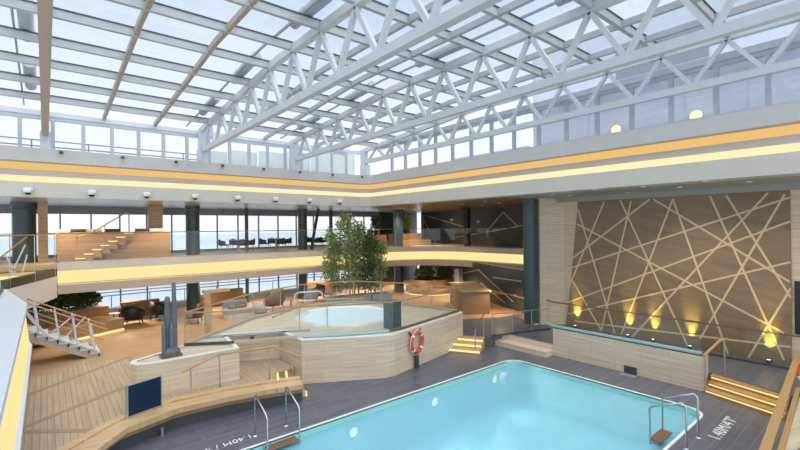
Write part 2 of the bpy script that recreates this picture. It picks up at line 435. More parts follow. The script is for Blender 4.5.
railing('glass_railing', 'glass railing with wooden cap along the front of the whirlpool terrace', [(3.3, 14.5), (4.55, 13.7), (6.4, 13.0), (7.8, 12.15), (9.1, 11.65), (9.75, 11.6), (13.45, 12.4)], 1.42, 2.43, seg=1.7, chan=['charcoal', 'taupe', 'glass_edge', 'glass_edge', 'brown', 'brown'])
railing('glass_railing', 'glass railing behind the whirlpool on the far side of its terrace', [(3.3, 14.5), (6.4, 17.05), (9.2, 18.1), (11.5, 17.45), (12.9, 15.0), (13.45, 12.5)], 1.42, 2.43, seg=1.6, posts=True, chan='taupe')
hr = thing('stair_handrail', 'wooden handrail on steel posts in front of the opening in the terrace wall', 'railing', (6.9, 14.3, 1.4))
MB().tube([(6.0, 14.2, 1.95), (7.6, 14.0, 2.4), (9.0, 13.0, 2.4)], .028, 8).build('handrail', 'handrail', hr)
for p in ((6.9, 13.95, 2.25), (7.9, 13.75, 2.4)): MB().tube([(p[0], p[1], 1.4), p], .02, 8).build('post', 'steel', hr)
hr['label'] = 'short wooden handrail on steel posts at the edge of the whirlpool'
cab = thing('gate_post', 'black cabinet post at the front corner of the whirlpool terrace', 'cabinet', (9.55, 11.95, 1.42))
MB().box(9.3, 11.85, 1.42, 9.5, 12.2, 2.33).build('panel', 'dgrey', cab, .01); MB().box(9.52, 11.85, 1.42, 9.85, 12.2, 2.38).build('body', 'column', cab, .01)

# signs on the terrace front: small white plate and depth strip
tag(MB().box(5.42, 14.68, 1.15, 5.55, 14.72, 1.3).build('wall_plate', 'charcoal'), 'small dark plate on the recessed terrace wall', 'plate')

# handrail along the bench line and the small gold-lit steps
t = thing('deck_handrail', 'long wooden handrail with sloping ends on steel posts behind the bench', 'railing', (3.1, 12.6, .5))
MB().tube([(2.75, 12.42, 1.24), (3.72, 12.55, 1.49), (5.25, 12.3, 1.48), (5.95, 12.0, 1.09)], .03, 8).build('handrail', 'handrail', t)
for x, y, z0, z1 in ((2.98, 12.45, .45, 1.29), (3.75, 12.55, .45, 1.47), (5.1, 12.32, .45, 1.46), (5.75, 12.1, .42, 1.2)):
    MB().tube([(x, y, z0), (x, y, z1)], .022, 8).build('post', 'steel', t)
t = thing('deck_steps', 'small wooden steps with gold strips at the end of the bench', 'steps', (5.9, 12.2, 0))
for k in range(3):
    x1 = 5.98-.26*k; z = .15*(k+1)
    MB().prism([(5.3, 11.80), (x1, 11.66), (x1, 12.66), (5.3, 12.88)], .15*k+.001, z-.001).build('step', 'wood', t)
    MB().box(x1-.01, 11.68, z-.06, x1+.012, 12.6, z-.02).build('light_strip', 'led_step', t)
    if k: MB().bar((5.75-.27*k, 11.9, .46), (5.72-.27*k, 11.92, .80), .045, .045).build('edge_strip', 'led_step', t)
    MB().bar((x1-.02, 11.645, z-.15), (x1-.02, 11.645, z), .03, .03).build('edge_strip', 'led_step', t)

# ------------------------------------------------------------------ bench
bench = thing('bench', 'long angular oak bench with a raised back ledge along the pool deck', 'bench', (3, 11.8, 0))
bf = [(-1.3, 8.9), (.0, 9.75), (.92, 10.85), (1.38, 11.4), (2.52, 11.80), (3.7, 11.72), (4.6, 11.52), (5.65, 11.22)]
bi = [(-1.6, 9.3), (-.4, 10.15), (.55, 11.2), (1.3, 11.88), (2.55, 12.27), (3.7, 12.19), (4.72, 11.95), (5.75, 11.62)]
mb = MB()
for i in range(len(bf)-1):
    mb.prism([bf[i], bf[i+1], bi[i+1], bi[i]], .42, .55)
mb.build('seat', 'wood', bench)
mb = MB(); bo = offset(bi, .22)
for i in range(len(bi)-1): mb.prism([bi[i], bi[i+1], bo[i+1], bo[i]], .468, .60)
mb.build('back_ledge', 'wood', bench)
mb = MB(); b2 = offset(bf, .16)
for i in range(len(bf)-1):
    mb.quad((*bf[i], .42), (*bf[i+1], .42), (*b2[i+1], .26), (*b2[i], .26))
mb.build('front_apron', 'wood', bench)
mb = MB(); b3 = offset(bf, .2)
for i in range(len(bf)-1): mb.prism([b3[i], b3[i+1], bi[i+1], bi[i]], .0, .4)
mb.build('plinth', 'charcoal', bench)
for x, y in ((2.15, 11.75),): MB().tube([(x, y, 0), (x, y, .2)], .04, 8).build('foot', 'steel', bench)

scr = thing('display_screen', 'dark blue glass display panel in a slim steel frame standing on the bench', 'screen', (1.8, 12.0, .6))
a, b = Vector((1.47, 11.93)), Vector((2.2, 12.17)); d = (b-a).normalized()
def obox(mb, p, q, th, z0, z1):
    d = (q-p).normalized(); nn = Vector((-d.y, d.x))*th/2
    return mb.prism([(p-nn)[:], (q-nn)[:], (q+nn)[:], (p+nn)[:]], z0, z1)
obox(MB(), a, b, .03, .60, 1.32).build('glass', 'navy', scr)
fr = MB(); obox(fr, a-d*.04, a, .05, .55, 1.34); obox(fr, b, b+d*.03, .05, .55, 1.34); obox(fr, a, b, .036, 1.32, 1.335); obox(fr, a, b, .036, .585, .60)
fr.build('frame', 'steel', scr)
for p in (a, b): MB().box(p.x-.06, p.y-.06, .55, p.x+.04, p.y+.06, .58).build('foot', 'steel', scr)

# dark grey covered pair of standing fins on the terrace end
t = thing('sculpture', 'dark grey sculpture of two slim upright fins on a rounded base', 'sculpture', (2.75, 13.62, 1.42))
MB().box(2.46, 13.42, 1.42, 3.0, 13.82, 1.47).build('plinth', 'brown', t)
MB().lathe([(0, .22), (.15, .2), (.25, .1), (.23, 0)], (2.74, 13.62, 1.47), 16, 1, .7).build('base', 'dgrey', t)
MB().lathe([(.10, 0), (.10, 1.15), (.08, 1.4), (.095, 1.5), (.06, 1.58), (0, 1.6)], (2.66, 13.64, 1.52), 12, .8, .7).build('fin', 'dgrey', t)
MB().lathe([(.10, 0), (.095, 1.2), (.065, 1.6), (.06, 1.97), (0, 1.98)], (2.83, 13.6, 1.52), 12, .8, .7).build('fin', 'dgrey', t)
MB().lathe([(.08, 0), (.085, .7), (.05, .85), (0, .87)], (2.55, 13.56, 1.52), 12, .7, .7).build('fold', 'dgrey', t)
MB().lathe([(.07, 0), (.085, .6), (.05, .8), (0, .82)], (2.74, 13.52, 1.52), 12, .8, .6).build('fold', 'dgrey', t)

# ------------------------------------------------------------------ life rings
def life_ring(label, loc, rz, bracket=True):
    t = thing('life_ring', label, 'life ring', loc)
    Rr, r = .33, .068
    pts = [(Rr*math.cos(2*math.pi*k/28), 0, Rr*math.sin(2*math.pi*k/28)) for k in range(28)]
    parts = [MB().tube(pts, r, 10, True).build('ring', 'red', t)]
    for q in range(4):
        a0 = 45+90*q
        seg = [(Rr*math.cos(R(a0+x)), 0, Rr*math.sin(R(a0+x))) for x in (-6, -2, 2, 6)]
        parts.append(MB().tube(seg, r+.006, 10).build('band', 'white', t))
    rp = [((Rr+.10)*math.cos(2*math.pi*k/32), -.02, (Rr+.10)*math.sin(2*math.pi*k/32)-.02*abs(math.sin(4*math.pi*k/32))) for k in range(32)]
    parts.append(MB().tube(rp, .012, 5, True).build('grab_rope', 'offwhite', t))
    if bracket:
        parts.append(MB().box(-.07, -.02, -.95, .07, .08, -.42).build('stand', 'charcoal', t))
        mb = MB(); mb.bar((-.38, .06, .42), (-.24, .06, .24), .06, .05); mb.bar((.28, .06, .44), (.2, .06, .22), .04, .03); parts.append(mb.build('bracket', 'charcoal', t))
    for o in parts: o.matrix_parent_inverse = Matrix.Identity(4)
    t.rotation_euler = (0, 0, rz); return t
life_ring('orange red life ring hung on the marble terrace wall', (10.15, 11.35, .92), R(12))
life_ring('orange life ring at the end of the wooden capped rail by the stairs', (16.35, 1.9, .86), R(60), False)

# ------------------------------------------------------------------ right side: steps, parapet, mural wall
t = thing('lit_steps', 'wide wooden steps with three lit treads rising to the landing', 'steps', (15.2, 3.2, 0))
for k in range(3):
    x0 = 14.95+.27*k; z = .14*(k+1)
    sk = -.10
    h = MB().prism([(x0, 4.02), (x0-.55, 2.15), (15.1, 2.15), (15.75, 4.02)], .14*k+.0005, z-.0005).build('tread', 'handrail', t)
    MB().bar((x0-.008, 3.98, z-.05), (x0-.548, 2.2, z-.05), .02, .03).build('light_strip', 'led_step', h)
par = MB(); par.prism([(15.1, 4.1), (15.1, 9.0), (15.65, 9.0), (15.65, 4.1)], 0, 1.04)
struct(par.build('wall_parapet', 'marble'), 'low marble parapet between the pool deck and the landing', 'wall')
struct(MB().box(15.12, 4.12, 1.04, 15.63, 8.98, 1.08).build('trim_parapet', 'charcoal'), 'dark capping on the low marble parapet', 'trim')
railing('glass_railing', 'glass railing with dark cap standing on the low marble parapet', [(15.22, 4.15), (15.22, 6.6), (15.22, 9.0), (15.4, 9.45)], 1.08, 2.04, cap='brown', seg=2.45, chan='glass_edge')
railing('glass_railing', 'low glass railing on the landing close to the patterned stone wall', [(17.9, 2.2), (17.9, 5.4)], .42, 1.5, cap='brown', seg=1.6)
t = thing('stair_handrail', 'sloping wooden handrail on steel posts beside the lit steps', 'railing', (15.1, 3.95, 0))
MB().tube([(14.9, 4.02, 1.12), (15.9, 3.85, 1.45), (16.25, 3.75, 1.45)], .035, 8).build('handrail', 'handrail', t)
for x, y, z0, z1 in ((15.0, 4.02, 0, 1.13), (16.1, 3.8, .42, 1.45)): MB().tube([(x, y, z0), (x, y, z1)], .024, 8).build('post', 'steel', t)
# low marble tiers between the terrace steps and the parapet
struct(MB().prism([(14.55, 11.5), (14.6, 9.0), (15.12, 9.0), (15.12, 11.4)], .0, .21).build('wall_tier', 'marble'), 'low marble step along the pool deck beside the parapet', 'wall')
struct(MB().prism([(15.04, 11.4), (15.04, 9.0), (15.11, 9.0), (15.11, 11.4)], .21, .425).build('wall_tier', 'marble'), 'upper marble riser edging the dark tiled landing', 'wall')
t = thing('terrace_steps', 'short flight of three gold lit steps beside the whirlpool terrace', 'steps', (13, 11.9, 0))
D = Vector((.80, .45)); W = Vector((.55, -.95))
for k in range(3):
    p = Vector((12.42, 11.98))+D*(.36*k); q = p+W*1.12; z = .14*(k+1)
    e = Vector((12.42, 11.98))+D*1.25; f = e+W*1.12
    h = MB().prism([p[:], q[:], f[:], e[:]], .14*k+.0005, z-.0005).build('tread', 'wood', t)
    MB().bar((p.x-.008, p.y-.005, z-.05), (q.x-.008, q.y-.005, z-.05), .02, .07).build('light_strip', 'led_step', h)
railing('glass_railing', 'clear glass railing on the dark tiled landing beside the short lit steps', [(14.3, 11.3), (15.3, 11.0), (17.2, 10.4)], .42, 1.35, cap='steel', capw=.03, caph=.03, seg=1.2, posts=True)
t = thing('stair_handrail', 'steel posts with slim rail on the short steps by the terrace', 'railing', (13.1, 11.2, 0))
MB().tube([(13.05, 11.15, .95), (14.0, 11.5, 1.35)], .02, 8).build('handrail', 'brown', t)
for x, y, z0, z1 in ((13.05, 11.15, .14, .95), (14.0, 11.5, .42, 1.35)): MB().tube([(x, y, z0), (x, y, z1)], .022, 8).build('post', 'steel', t)

# mural wall
S = .9635
def mp(v, z): return (v*S, 5+(z-5)*S)
MU = 18.5
wall = MB().box(MU+.05, -6, .0, MU+.6, 10.45, 6.3)
struct(wall.build('wall_right', 'marble'), 'pale stone wall framing the patterned panel', 'wall')
struct(MB().prism([(MU+.6, 10.45), (MU+.05, 10.45), (17.98, 11.35), (18.1, 11.6), (MU+.6, 11.2)], 0, 6.3).build('wall_return', 'marble'), 'pale travertine pier between the dark column and the patterned wall', 'wall')
mur = thing('stone_mural', 'brown stone wall panel crossed by pale straight inlaid lines', 'mural', (MU, 6.5, .42))
mz = [mp(2.68, 0), mp(10.75, 0), mp(10.47, 2.43), mp(10.08, 6.21), mp(2.68, 6.12)]
vs = [(MU, y, z if z > .4 else .42) for y, z in mz]+[(MU+.05, y, z if z > .4 else .42) for y, z in mz]
k = 5
MB().add(vs, [tuple(range(k-1, -1, -1)), tuple(range(k, 2*k))]+[(i, (i+1) % k, k+(i+1) % k, k+i) for i in range(k)]).build('stone_panel', 'mural', mur)
LN = [(8.87, 6.05, 10.52, 2.23), (10.09, 5.78, 8.42, 0.11), (8.18, 6.1, 5.65, 0.17), (7.73, 6.03, 9.07, 0.21), (6.99, 6.07, 10.36, 3.48), (10.14, 5.08, 2.87, 1.3), (6.87, 6.06, 2.71, 3.04), (6.15, 6.02, 8.25, 0.1), (6.15, 6.02, 4.42, 0.25), (4.92, 6.06, 2.88, 0.38), (4.43, 6.07, 2.68, 2.5), (3.25, 6.06, 7.75, 0.24), (2.81, 5.99, 5.29, 0.63), (2.66, 5.88, 10.47, 3.0), (2.66, 5.08, 10.74, 1.3), (2.68, 3.71, 10.64, 0.79), (2.68, 2.84, 3.84, 0.23), (10.52, 2.61, 9.07, 0.3), (2.7, 0.86, 10.3, 0.5)]
mb = MB()
for q, (a, b, c, d) in enumerate(LN):
    p0 = mp(a, b); p1 = mp(c, d); x = MU-.004-.0007*q
    mb.bar((x, p0[0], p0[1]), (x, p1[0], p1[1]), .02, .085, (0, 1, 0) if abs(p1[1]-p0[1]) > 9 else (1, 0, 0)) if False else None
    dd = Vector((p1[0]-p0[0], p1[1]-p0[1])).normalized(); nx, nz = -dd.y*.031, dd.x*.031
    mb.add([(x, p0[0]+nx, p0[1]+nz), (x, p0[0]-nx, p0[1]-nz), (x, p1[0]-nx, p1[1]-nz), (x, p1[0]+nx, p1[1]+nz),
            (MU, p0[0]+nx, p0[1]+nz), (MU, p0[0]-nx, p0[1]-nz), (MU, p1[0]-nx, p1[1]-nz), (MU, p1[0]+nx, p1[1]+nz)],
           [(0, 1, 2, 3), (0, 4, 5, 1), (3, 2, 6, 7), (0, 3, 7, 4), (1, 5, 6, 2)])
mb.build('inlay_lines', 'inlay', mur)
UPS = [9.8, 7.55, 6.6, 5.35, 3.12]
def uplight():
    t = thing('floor_uplight', '', 'light', (0, 0, 0), 'small uplights along the foot of the patterned wall')
    MB().lathe([(0, .0), (.08, 0), (.08, .10), (.055, .11)], n=14).build('housing', 'charcoal', t)
    h = kids(t)[0]; MB().lathe([(0, .105), (.055, .105)], n=14).build('lens', 'lamp', h); return t
place_all(uplight(), [(MU-.22, y, .42, 0) for y in UPS], [f'small uplight at the foot of the patterned stone wall, {w}' for w in ('nearest the pale pier', 'second from the pale pier', 'third from the pale pier', 'fourth from the pale pier', 'nearest the lit steps')])
tag(MB().box(MU-.03, 1.6, 1.45, MU+.05, 2.5, 3.15).build('wall_screen', 'black'), 'black screen on the pale wall beside the patterned panel', 'screen')
struct(MB().box(MU-.25, -6, 6.08, MU+.05, 10.6, 6.3).build('trim_soffit', 'ceil_grey'), 'grey bulkhead above the patterned stone wall', 'trim')

# near right parapet with wooden cap
railing('glass_railing', 'near glass railing with broad wooden cap beside the lit steps', [(15.9, 2.1, .42, 1.33), (15.2, 2.05, .42, 1.33), (13.7, 1.94, .4, 1.33), (8.6, 1.56, .4, 1.33)], .4, 1.33, cap='handrail', capw=.13, caph=.06, seg=1.6, chan='handrail')
nt_ = MB().prism([(8.4, 1.5), (15.2, 2.0), (18.5, 2.0), (18.5, -6), (8.4, -6)], 0, .4)
struct(nt_.build('floor_near', 'marble_floor'), 'pale marble platform beyond the near wooden capped railing', 'floor')
tag(MB().bar((16.3, .6, .43), (11.0, 1.5, .43), .3, .05).build('drain_channel', 'charcoal'), 'dark drain channel in the pale marble platform by the railing', 'drain')

# ------------------------------------------------------------------ upper fascia with cove lights
fas = [(-9, 21.04), (14.24, 21.04)]+arc(14.24, 20.34, .7, 90, 0, 8)[1:]+[(14.94, -6)]
F = MB(); sweep(F, fas, [(.9, 6.3), (0, 6.3), (0, 6.86), (.12, 6.86)])
struct(F.build('wall_fascia', 'fascia_low'), 'lower warm grey fascia around the roof opening', 'wall')
F = MB(); sweep(F, fas, [(.12, 7.09), (.04, 7.09), (.16, 7.33), (.28, 7.33)])
struct(F.build('trim_fascia', 'taupe'), 'taupe band between the two light lines of the fascia', 'trim')
F = MB(); sweep(F, fas, [(.28, 7.60), (.28, 7.64), (.0, 7.64), (0, 8.14), (.95, 8.16)])
struct(F.build('wall_coaming', 'fascia'), 'upper grey coaming below the clerestory windows', 'wall')
F = MB(); sweep(F, fas, [(.11, 6.86), (.09, 7.09)]); tag(F.build('cove_glow', 'led_yellow'), 'pale yellow light line along the lower fascia', 'light')
F = MB(); sweep(F, fas, [(.27, 7.33), (.22, 7.60)]); tag(F.build('cove_glow', 'led_amber'), 'amber light line along the upper fascia', 'light')

def dome_cam():
    t = thing('dome_camera', '', 'camera', (0, 0, 0), 'white dome cameras along the fascia')
    h = MB().lathe([(0, .12), (.13, .12), (.15, .06), (.14, -.02), (.10, -.06)], n=16).build('housing', 'white', t)
    MB().lathe([(.10, -.05), (.085, -.10), (.05, -.13), (0, -.14)], n=16).build('lens_dome', 'black', h)
    MB().bar((0, 0, .05), (0, .135, .05), .08, .1).build('bracket', 'white', t); return t
sx = [-.5, 1.5, 3.5, 5.5, 7.5, 9.5, 11.5, 13.5]
place_all(dome_cam(), [(x*.957, 20.9, 6.5, 0) for x in sx], [f'white dome camera with black lens below the light lines, {ORD[i]} from the left' for i in range(8)])
def fspot():
    t = thing('fascia_spotlight', '', 'light', (0, 0, 0), 'small spotlights on the ledge below the clerestory')
    MB().lathe([(0, .05), (.06, .05), (.07, -.03), (.05, -.06)], n=12).build('head', 'charcoal', t)
    MB().bar((0, 0, -.02), (0, .12, -.08), .05, .07).build('bracket', 'offwhite', t); return t
place_all(fspot(), [(.5+2*i, 20.95, 8.03, 0) for i in range(8)], [f'small dark spotlight on the ledge below the clerestory, {ORD[i]} from the left' for i in range(7)]+['small dark spotlight on the ledge nearest the fascia corner'])

# ceiling over the balcony and the landing
struct(MB().prism([(-9, 21.9), (15.8, 21.9), (19.5, 21.9), (26, 28.5), (-9, 28.5)], 6.30, 6.36).build('ceiling', 'ceil'), 'silver ceiling above the balcony', 'ceiling')
struct(MB().prism([(15.8, 21.9), (15.8, 11.6), (26, 11.6), (26, 28.4), (19.5, 21.9)], 6.30, 6.36).build('ceiling_bronze', 'ceil_brown'), 'bronze ceiling over the far corner of the balcony', 'ceiling')
struct(MB().prism([(15.8, 11.6), (15.8, -6), (19.2, -6), (19.2, 11.6)], 6.30, 6.36).build('ceiling_soffit', 'ceil_grey'), 'grey soffit in front of the patterned wall', 'ceiling')
def downlight():
    t = thing('downlight', '', 'light', (0, 0, 0))
    MB().lathe([(.06, -.02), (.085, -.025), (.09, 0)], n=14).build('trim_ring', 'white', t)
    h = kids(t)[0]; MB().lathe([(0, -.012), (.06, -.012)], n=14).build('lens', 'lamp', h); return t
dl = [(15.3, 7.4), (15.5, 5.85), (16.85, 5.2), (15.2, 4.0), (16.6, 3.25), (17.8, 7.3), (17.4, 9.5), (16.2, 9.6)]
dn = ['above the long parapet', 'second along the parapet edge', 'set back over the landing middle', 'above the lit steps', 'behind the one above the lit steps', 'close to the patterned wall', 'nearest the pale pier', 'third from the pale pier']
place_all(downlight(), [(x, y, 6.30, 0) for x, y in dl], [f'round downlight in the grey soffit, {w}' for w in dn])
db = [(17.5, 14.2), (19.2, 14.6), (18.4, 16.6), (20.4, 16.8), (17.0, 18.6), (19.4, 19.2), (21.4, 20.0), (18.3, 21.5), (22.3, 23.2), (20.3, 21.6)]
for o, i in zip(place_all(downlight(), [(x, y, 6.30, 0) for x, y in db], ['small downlight scattered in the bronze ceiling of the far corner']*10), range(10)): o['group'] = 'downlights in the bronze ceiling'

# ------------------------------------------------------------------ balcony slab with lit band
band = [(.38, 22.85), (17.4, 22.85)]+arc(17.4, 18.85, 4.0, 90, 0, 12)[1:]+[(21.4, 11.6)]
F = MB(); sweep(F, band, [(5.4, 3.64), (0, 3.64)])
bal = [(-9, 28.4), (-9, 22.86)]+band+[(24.5, 11.6), (25.2, 28.4)]
struct(MB().prism([(x, y) for x, y in bal], 3.42, 3.64).build('floor_balcony', 'wood_light'), 'pale wood balcony floor around the atrium', 'floor')
F = MB(); sweep(F, band, [(-.02, 3.67), (-.02, 3.35), (.2, 3.33)]); F.quad((.38, 22.83, 3.67), (.38, 22.83, 3.35), (.38, 24, 3.35), (.38, 24, 3.67))
struct(F.build('trim_balcony', 'fascia_low'), 'light grey edge of the balcony above its light band', 'trim')
F = MB(); sweep(F, band, [(.2, 2.80), (-.06, 2.75), (-.06, 2.38), (5.2, 2.36)]); F.quad((.38, 22.79, 2.75), (.38, 22.79, 2.38), (.38, 24, 2.38), (.38, 24, 2.75))
struct(F.build('ceiling_lounge', 'taupe'), 'taupe lower edge and underside of the balcony', 'ceiling')
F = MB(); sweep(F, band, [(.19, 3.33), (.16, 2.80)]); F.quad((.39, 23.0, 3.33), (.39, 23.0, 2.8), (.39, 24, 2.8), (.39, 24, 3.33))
tag(F.build('cove_glow', 'recess_glow'), 'broad glowing yellow band along the balcony edge', 'light')  # back wall of the recess glows in place of LEDs in the cove
railing('glass_railing', 'glass balustrade with slim dark rail along the balcony edge', [(.45, 23.0), (17.4, 23.0)]+arc(17.4, 18.85, 4.15, 90, 0, 6)[1:]+[(21.55, 11.9)], 3.64, 4.91, cap='brown', capw=.05, caph=.035, seg=2.1, chan='steel')

# the half landing at the left and the near balcony edge
struct(MB().prism([(.36, 22.8), (-.94, 18.8), (-9, 18.8), (-9, 22.8)], 2.25, 3.15).build('floor_half_landing', 'offwhite'), 'white half landing joining the balcony', 'floor')
railing('glass_railing', 'glass railing with wooden rail on the half landing above the white stair', [(.3, 22.6), (-.9, 18.95), (-1.25, 17.2)], 3.15, 4.88, cap='handrail', seg=2.2, posts=True, channel=False)
struct(MB().prism([(.37, 22.81), (-.93, 18.81), (-1.13, 18.9), (.17, 22.86)], 3.15, 3.44).build('trim_landing', 'black'), 'dark channel along the half landing edge', 'trim')
rowsN = [(-1.6, 3.2, 17.0), (-.97, 3.12, 18.75), (-.46, 2.68, 18.3), (-.46, 2.52, 18.0), (-.50, 2.50, 17.7), (-.36, 1.97, 15.6), (-.30, 1.95, 15.35), (-.30, 1.84, 15.3), (-2.2, 1.8, 16.0)]
mb = MB(); m2 = MB()
for i, (a, b) in enumerate(zip(rowsN, rowsN[1:])):
    tgt = m2 if i == 4 else mb
    tgt.quad((a[0], a[2], a[1]), (b[0], b[2], b[1]), (b[0], -4, b[1]), (a[0], -4, a[1]))
mb.add([(r[0], r[2], r[1]) for r in rowsN], [tuple(range(len(rowsN)))])
nb = thing('near_balcony', 'white near balcony edge with glowing recess, beside the camera', 'balcony', (-.6, 8, 2), None, 'structure')
mb.build('edge_profile', 'outer_white', nb); m2.build('light_recess', 'recess_glow', nb)
MB().prism([(-.97, -4), (-.97, 18.7), (-9, 18.7), (-9, -4)], 2.9, 3.12).build('slab', 'offwhite', nb)
mb = MB(); mb.bar((-1.08, 18.4, 3.2), (-1.08, 4, 3.2), .1, .12); mb.build('glass_channel', 'charcoal', nb)
t = thing('lit_step', 'single lit step behind the half landing railing', 'step', (-1.9, 21.2, 3.15))
MB().box(-2.3, 21.3, 3.15, -.35, 22.7, 3.38).build('step', 'wood', t); MB().box(-2.25, 21.28, 3.26, -.7, 21.31, 3.36).build('light_strip', 'led_step', t)

t = thing('stair_railing', 'white crossed bars of a stair railing behind the half landing glass', 'railing', (-.8, 22.1, 3.15))
for a, b in (((-.6, 22.1, 4.5), (-1.1, 22.1, 3.16)), ((-1.2, 22.1, 4.2), (-.8, 22.1, 3.16)), ((-.55, 22.1, 4.1), (-.75, 22.1, 3.16))): MB().bar(a, b, .05, .05).build('bar', 'steel_white', t)
MB().tube([(-1.5, 22.1, 3.85), (-.55, 22.1, 4.8)], .03, 8).build('handrail', 'handrail', t)
# white steel stair
st = thing('white_staircase', 'white steel staircase with wooden handrails descending to the lounge', 'staircase', (0, 19.5, .45))
nst = 10
for v in (19.0, 20.1):
    MB().bar((1.5, v, .42), (-1.35, v, 2.0), .06, .32).build('stringer', 'taupe', st)
for k in range(nst):
    x = 1.5-.29*k; z = .45+.169*(k+1)
    h = MB().box(x-.30, 18.94, z-.05, x, 20.16, z).build('tread', 'steel_white', st)
    MB().box(x-.06, 18.92, z-.165, x-.01, 20.16, z-.05).build('riser', 'charcoal', h)
for v in (19.0, 20.1):
    MB().tube([(1.75, v, 1.35), (-1.3, v, 3.07)], .028, 8).build('handrail', 'handrail', st)
    MB().tube([(1.6, v, 1.02), (-1.3, v, 2.66)], .018, 6).build('mid_rail', 'handrail', st)
    for x in (1.35, .85, .35, -.2, -.8):
        z = .5+(1.62-x)*.5625
        MB().bar((x, v, z), (x-.12, v, z+1.02), .05, .05).build('post', 'steel_white', st)
for a, b, w_ in (((.05, 19.0, 1.35), (-.75, 19.0, 2.7), .09), ((.15, 20.1, 1.3), (.85, 20.1, 1.9), .05), ((.55, 20.1, 1.1), (1.15, 20.1, 1.75), .05)):
    MB().bar(a, b, w_, w_).build('brace', 'steel_white', st)

# ------------------------------------------------------------------ columns
def column(label, x, y, r, z0, z1, mat='column', n=10):
    t = thing('column', label, 'column', (x, y, z0), None, 'structure')
    MB().lathe([(r, 0), (r, z1-z0)], (x, y, z0), n).build('shaft', mat, t)
    mb = MB(); mb.lathe([(r, 0), (r*1.08, 0), (r*1.08, .12), (r, .12)], (x, y, z0), n); mb.build('base_ring', 'charcoal', t)
    MB().lathe([(r, -.3), (r*1.1, -.25), (r*1.1, 0)], (x, y, z1), n).build('capital', mat, t)
    return t
for nm, x, y, r in (('third from the left', 6.25, 25.4, .36), ('behind the mezzanine tables', 13.0, 25.7, .30)):
    column(f'dark column rising through lounge and balcony, {nm}', x, y, r, .45, 6.3)
column('slim dark column between the two groups of dining chairs', 9.65, 26.6, .11, .45, 6.3)
column('slim dark column behind the tall bamboo', 15.9, 27.0, .13, .45, 6.3)
column('broad dark column by the wooden planters on the balcony', 19.5, 23.7, .35, .45, 6.3)
column('black column before the dark panelled wall', 22.9, 20.2, .24, .45, 6.3, 'black')
column('large dark petrol column beside the pale travertine pier', 17.75, 11.72, .32, .42, 6.3, 'column', 12)
column('dark column at the left end of the balcony', -.72, 25.4, .42, 3.64, 6.3)
sl = MB().bar((13.3, 25.1, 3.65), (13.85, 25.1, 6.29), .14, .14)
struct(sl.build('column_brace', 'column'), 'slanted dark brace beside the balcony column', 'column')
struct(MB().box(-.25, 25.2, 3.64, .1, 25.5, 6.3).build('pillar', 'wood_light'), 'wood clad pillar at the left end of the balcony', 'pillar')
struct(MB().box(4.1, 25.2, 3.64, 4.75, 25.5, 6.3).build('pillar', 'wood_light'), 'wood clad pillar beside the dark balcony column', 'pillar')

# ------------------------------------------------------------------ outer windows
def window(num, label, x0, x1, y, z0, z1, bars, mat='glass_win', step=1.38, first=False):
    w = MB(); k = max(1, round((x1-x0)/step))
    for i in range(0 if first else 1, k+1):
        x = x0+(x1-x0)*i/k; w.box(x-.035, y-.06, z0, x+.035, y+.06, z1)
    for z, h in bars: w.box(x0, y-.05, z-h/2, x1, y+.05, z+h/2)
    o = w.build(f'window_{num}', 'grey'); struct(o, label, 'window')
    for i in range(k):
        a = x0+(x1-x0)*i/k+.03; b = x0+(x1-x0)*(i+1)/k-.03
        g = MB().box(a, y-.008, z0, b, y+.008, z1).build('glass_pane', mat, o)
    return o
xs = [-9, -.7, 4.5, 9.7, 15.2, 21.2]
wn = ['at the far left end', 'above the lit wooden stairs', 'beside the third column', 'behind the dining chairs', 'behind the planters']
q = 1
for i in range(5):
    window(q, f'tall outer window of the balcony, {wn[i]}', xs[i], xs[i+1], 28.3, 3.64, 6.3, [(3.72, .16), (4.9, .04), (6.1, .4)], first=i == 0); q += 1
wl = ['at the far left end', 'behind the dark plants', 'behind the tub chairs', 'behind the orange chair', 'behind the bamboo']
for i in range(5):
    window(q, f'low outer window of the lounge, {wl[i]}', xs[i], xs[i+1], 28.3, .45, 2.4, [(.5, .3), (1.62, .04), (2.3, .2)], step=1.45, first=i == 0); q += 1
struct(MB().box(-9, 28.22, 2.3, 25.3, 28.5, 3.7).build('wall_outer', 'fascia'), 'outer wall strip between the two window rows', 'wall')
struct(MB().box(21.2, 28.25, .45, 25.4, 28.45, 6.3).build('wall_back', 'darkwall'), 'dark end of the outer wall', 'wall')
pl = MB().box(-9, 27.7, .45, 21, 28.2, .8)
struct(pl.build('trim_plinth', 'grey'), 'grey plinth below the lounge windows', 'trim')

# dark panelled wall with brass lines (both decks)
def dark_wall(label, A0, A1, z0, z1, lines, doors, signs):
    A0 = Vector(A0); A1 = Vector(A1)
    dw = thing('wall_dark', label, 'wall', (A0.x, A0.y, z0), None, 'structure')
    obox(MB(), A0, A1, .2, z0, z1).build('panel', 'darkwall', dw)
    dd = (A1-A0).normalized(); nn = Vector((-dd.y, dd.x)); L = (A1-A0).length
    mb = MB()
    for (s0, a, s1, b) in lines:
        p = A0+dd*(s0*L)+nn*.115; q_ = A0+dd*(s1*L)+nn*.115
        mb.bar((p.x, p.y, a), (q_.x, q_.y, b), .05, .05)
    mb.build('brass_lines', 'gold', dw)
    for s in doors: obox(MB(), A0+dd*(L*s-.25)+nn*.11, A0+dd*(L*s+.25)+nn*.11, .02, z0+.02, z0+2.1).build('lift_door', 'black', dw)
    for s, z in signs: obox(MB(), A0+dd*(L*s-.15)+nn*.12, A0+dd*(L*s+.15)+nn*.12, .03, z, z+.16).build('sign_plate', 'offwhite', dw)
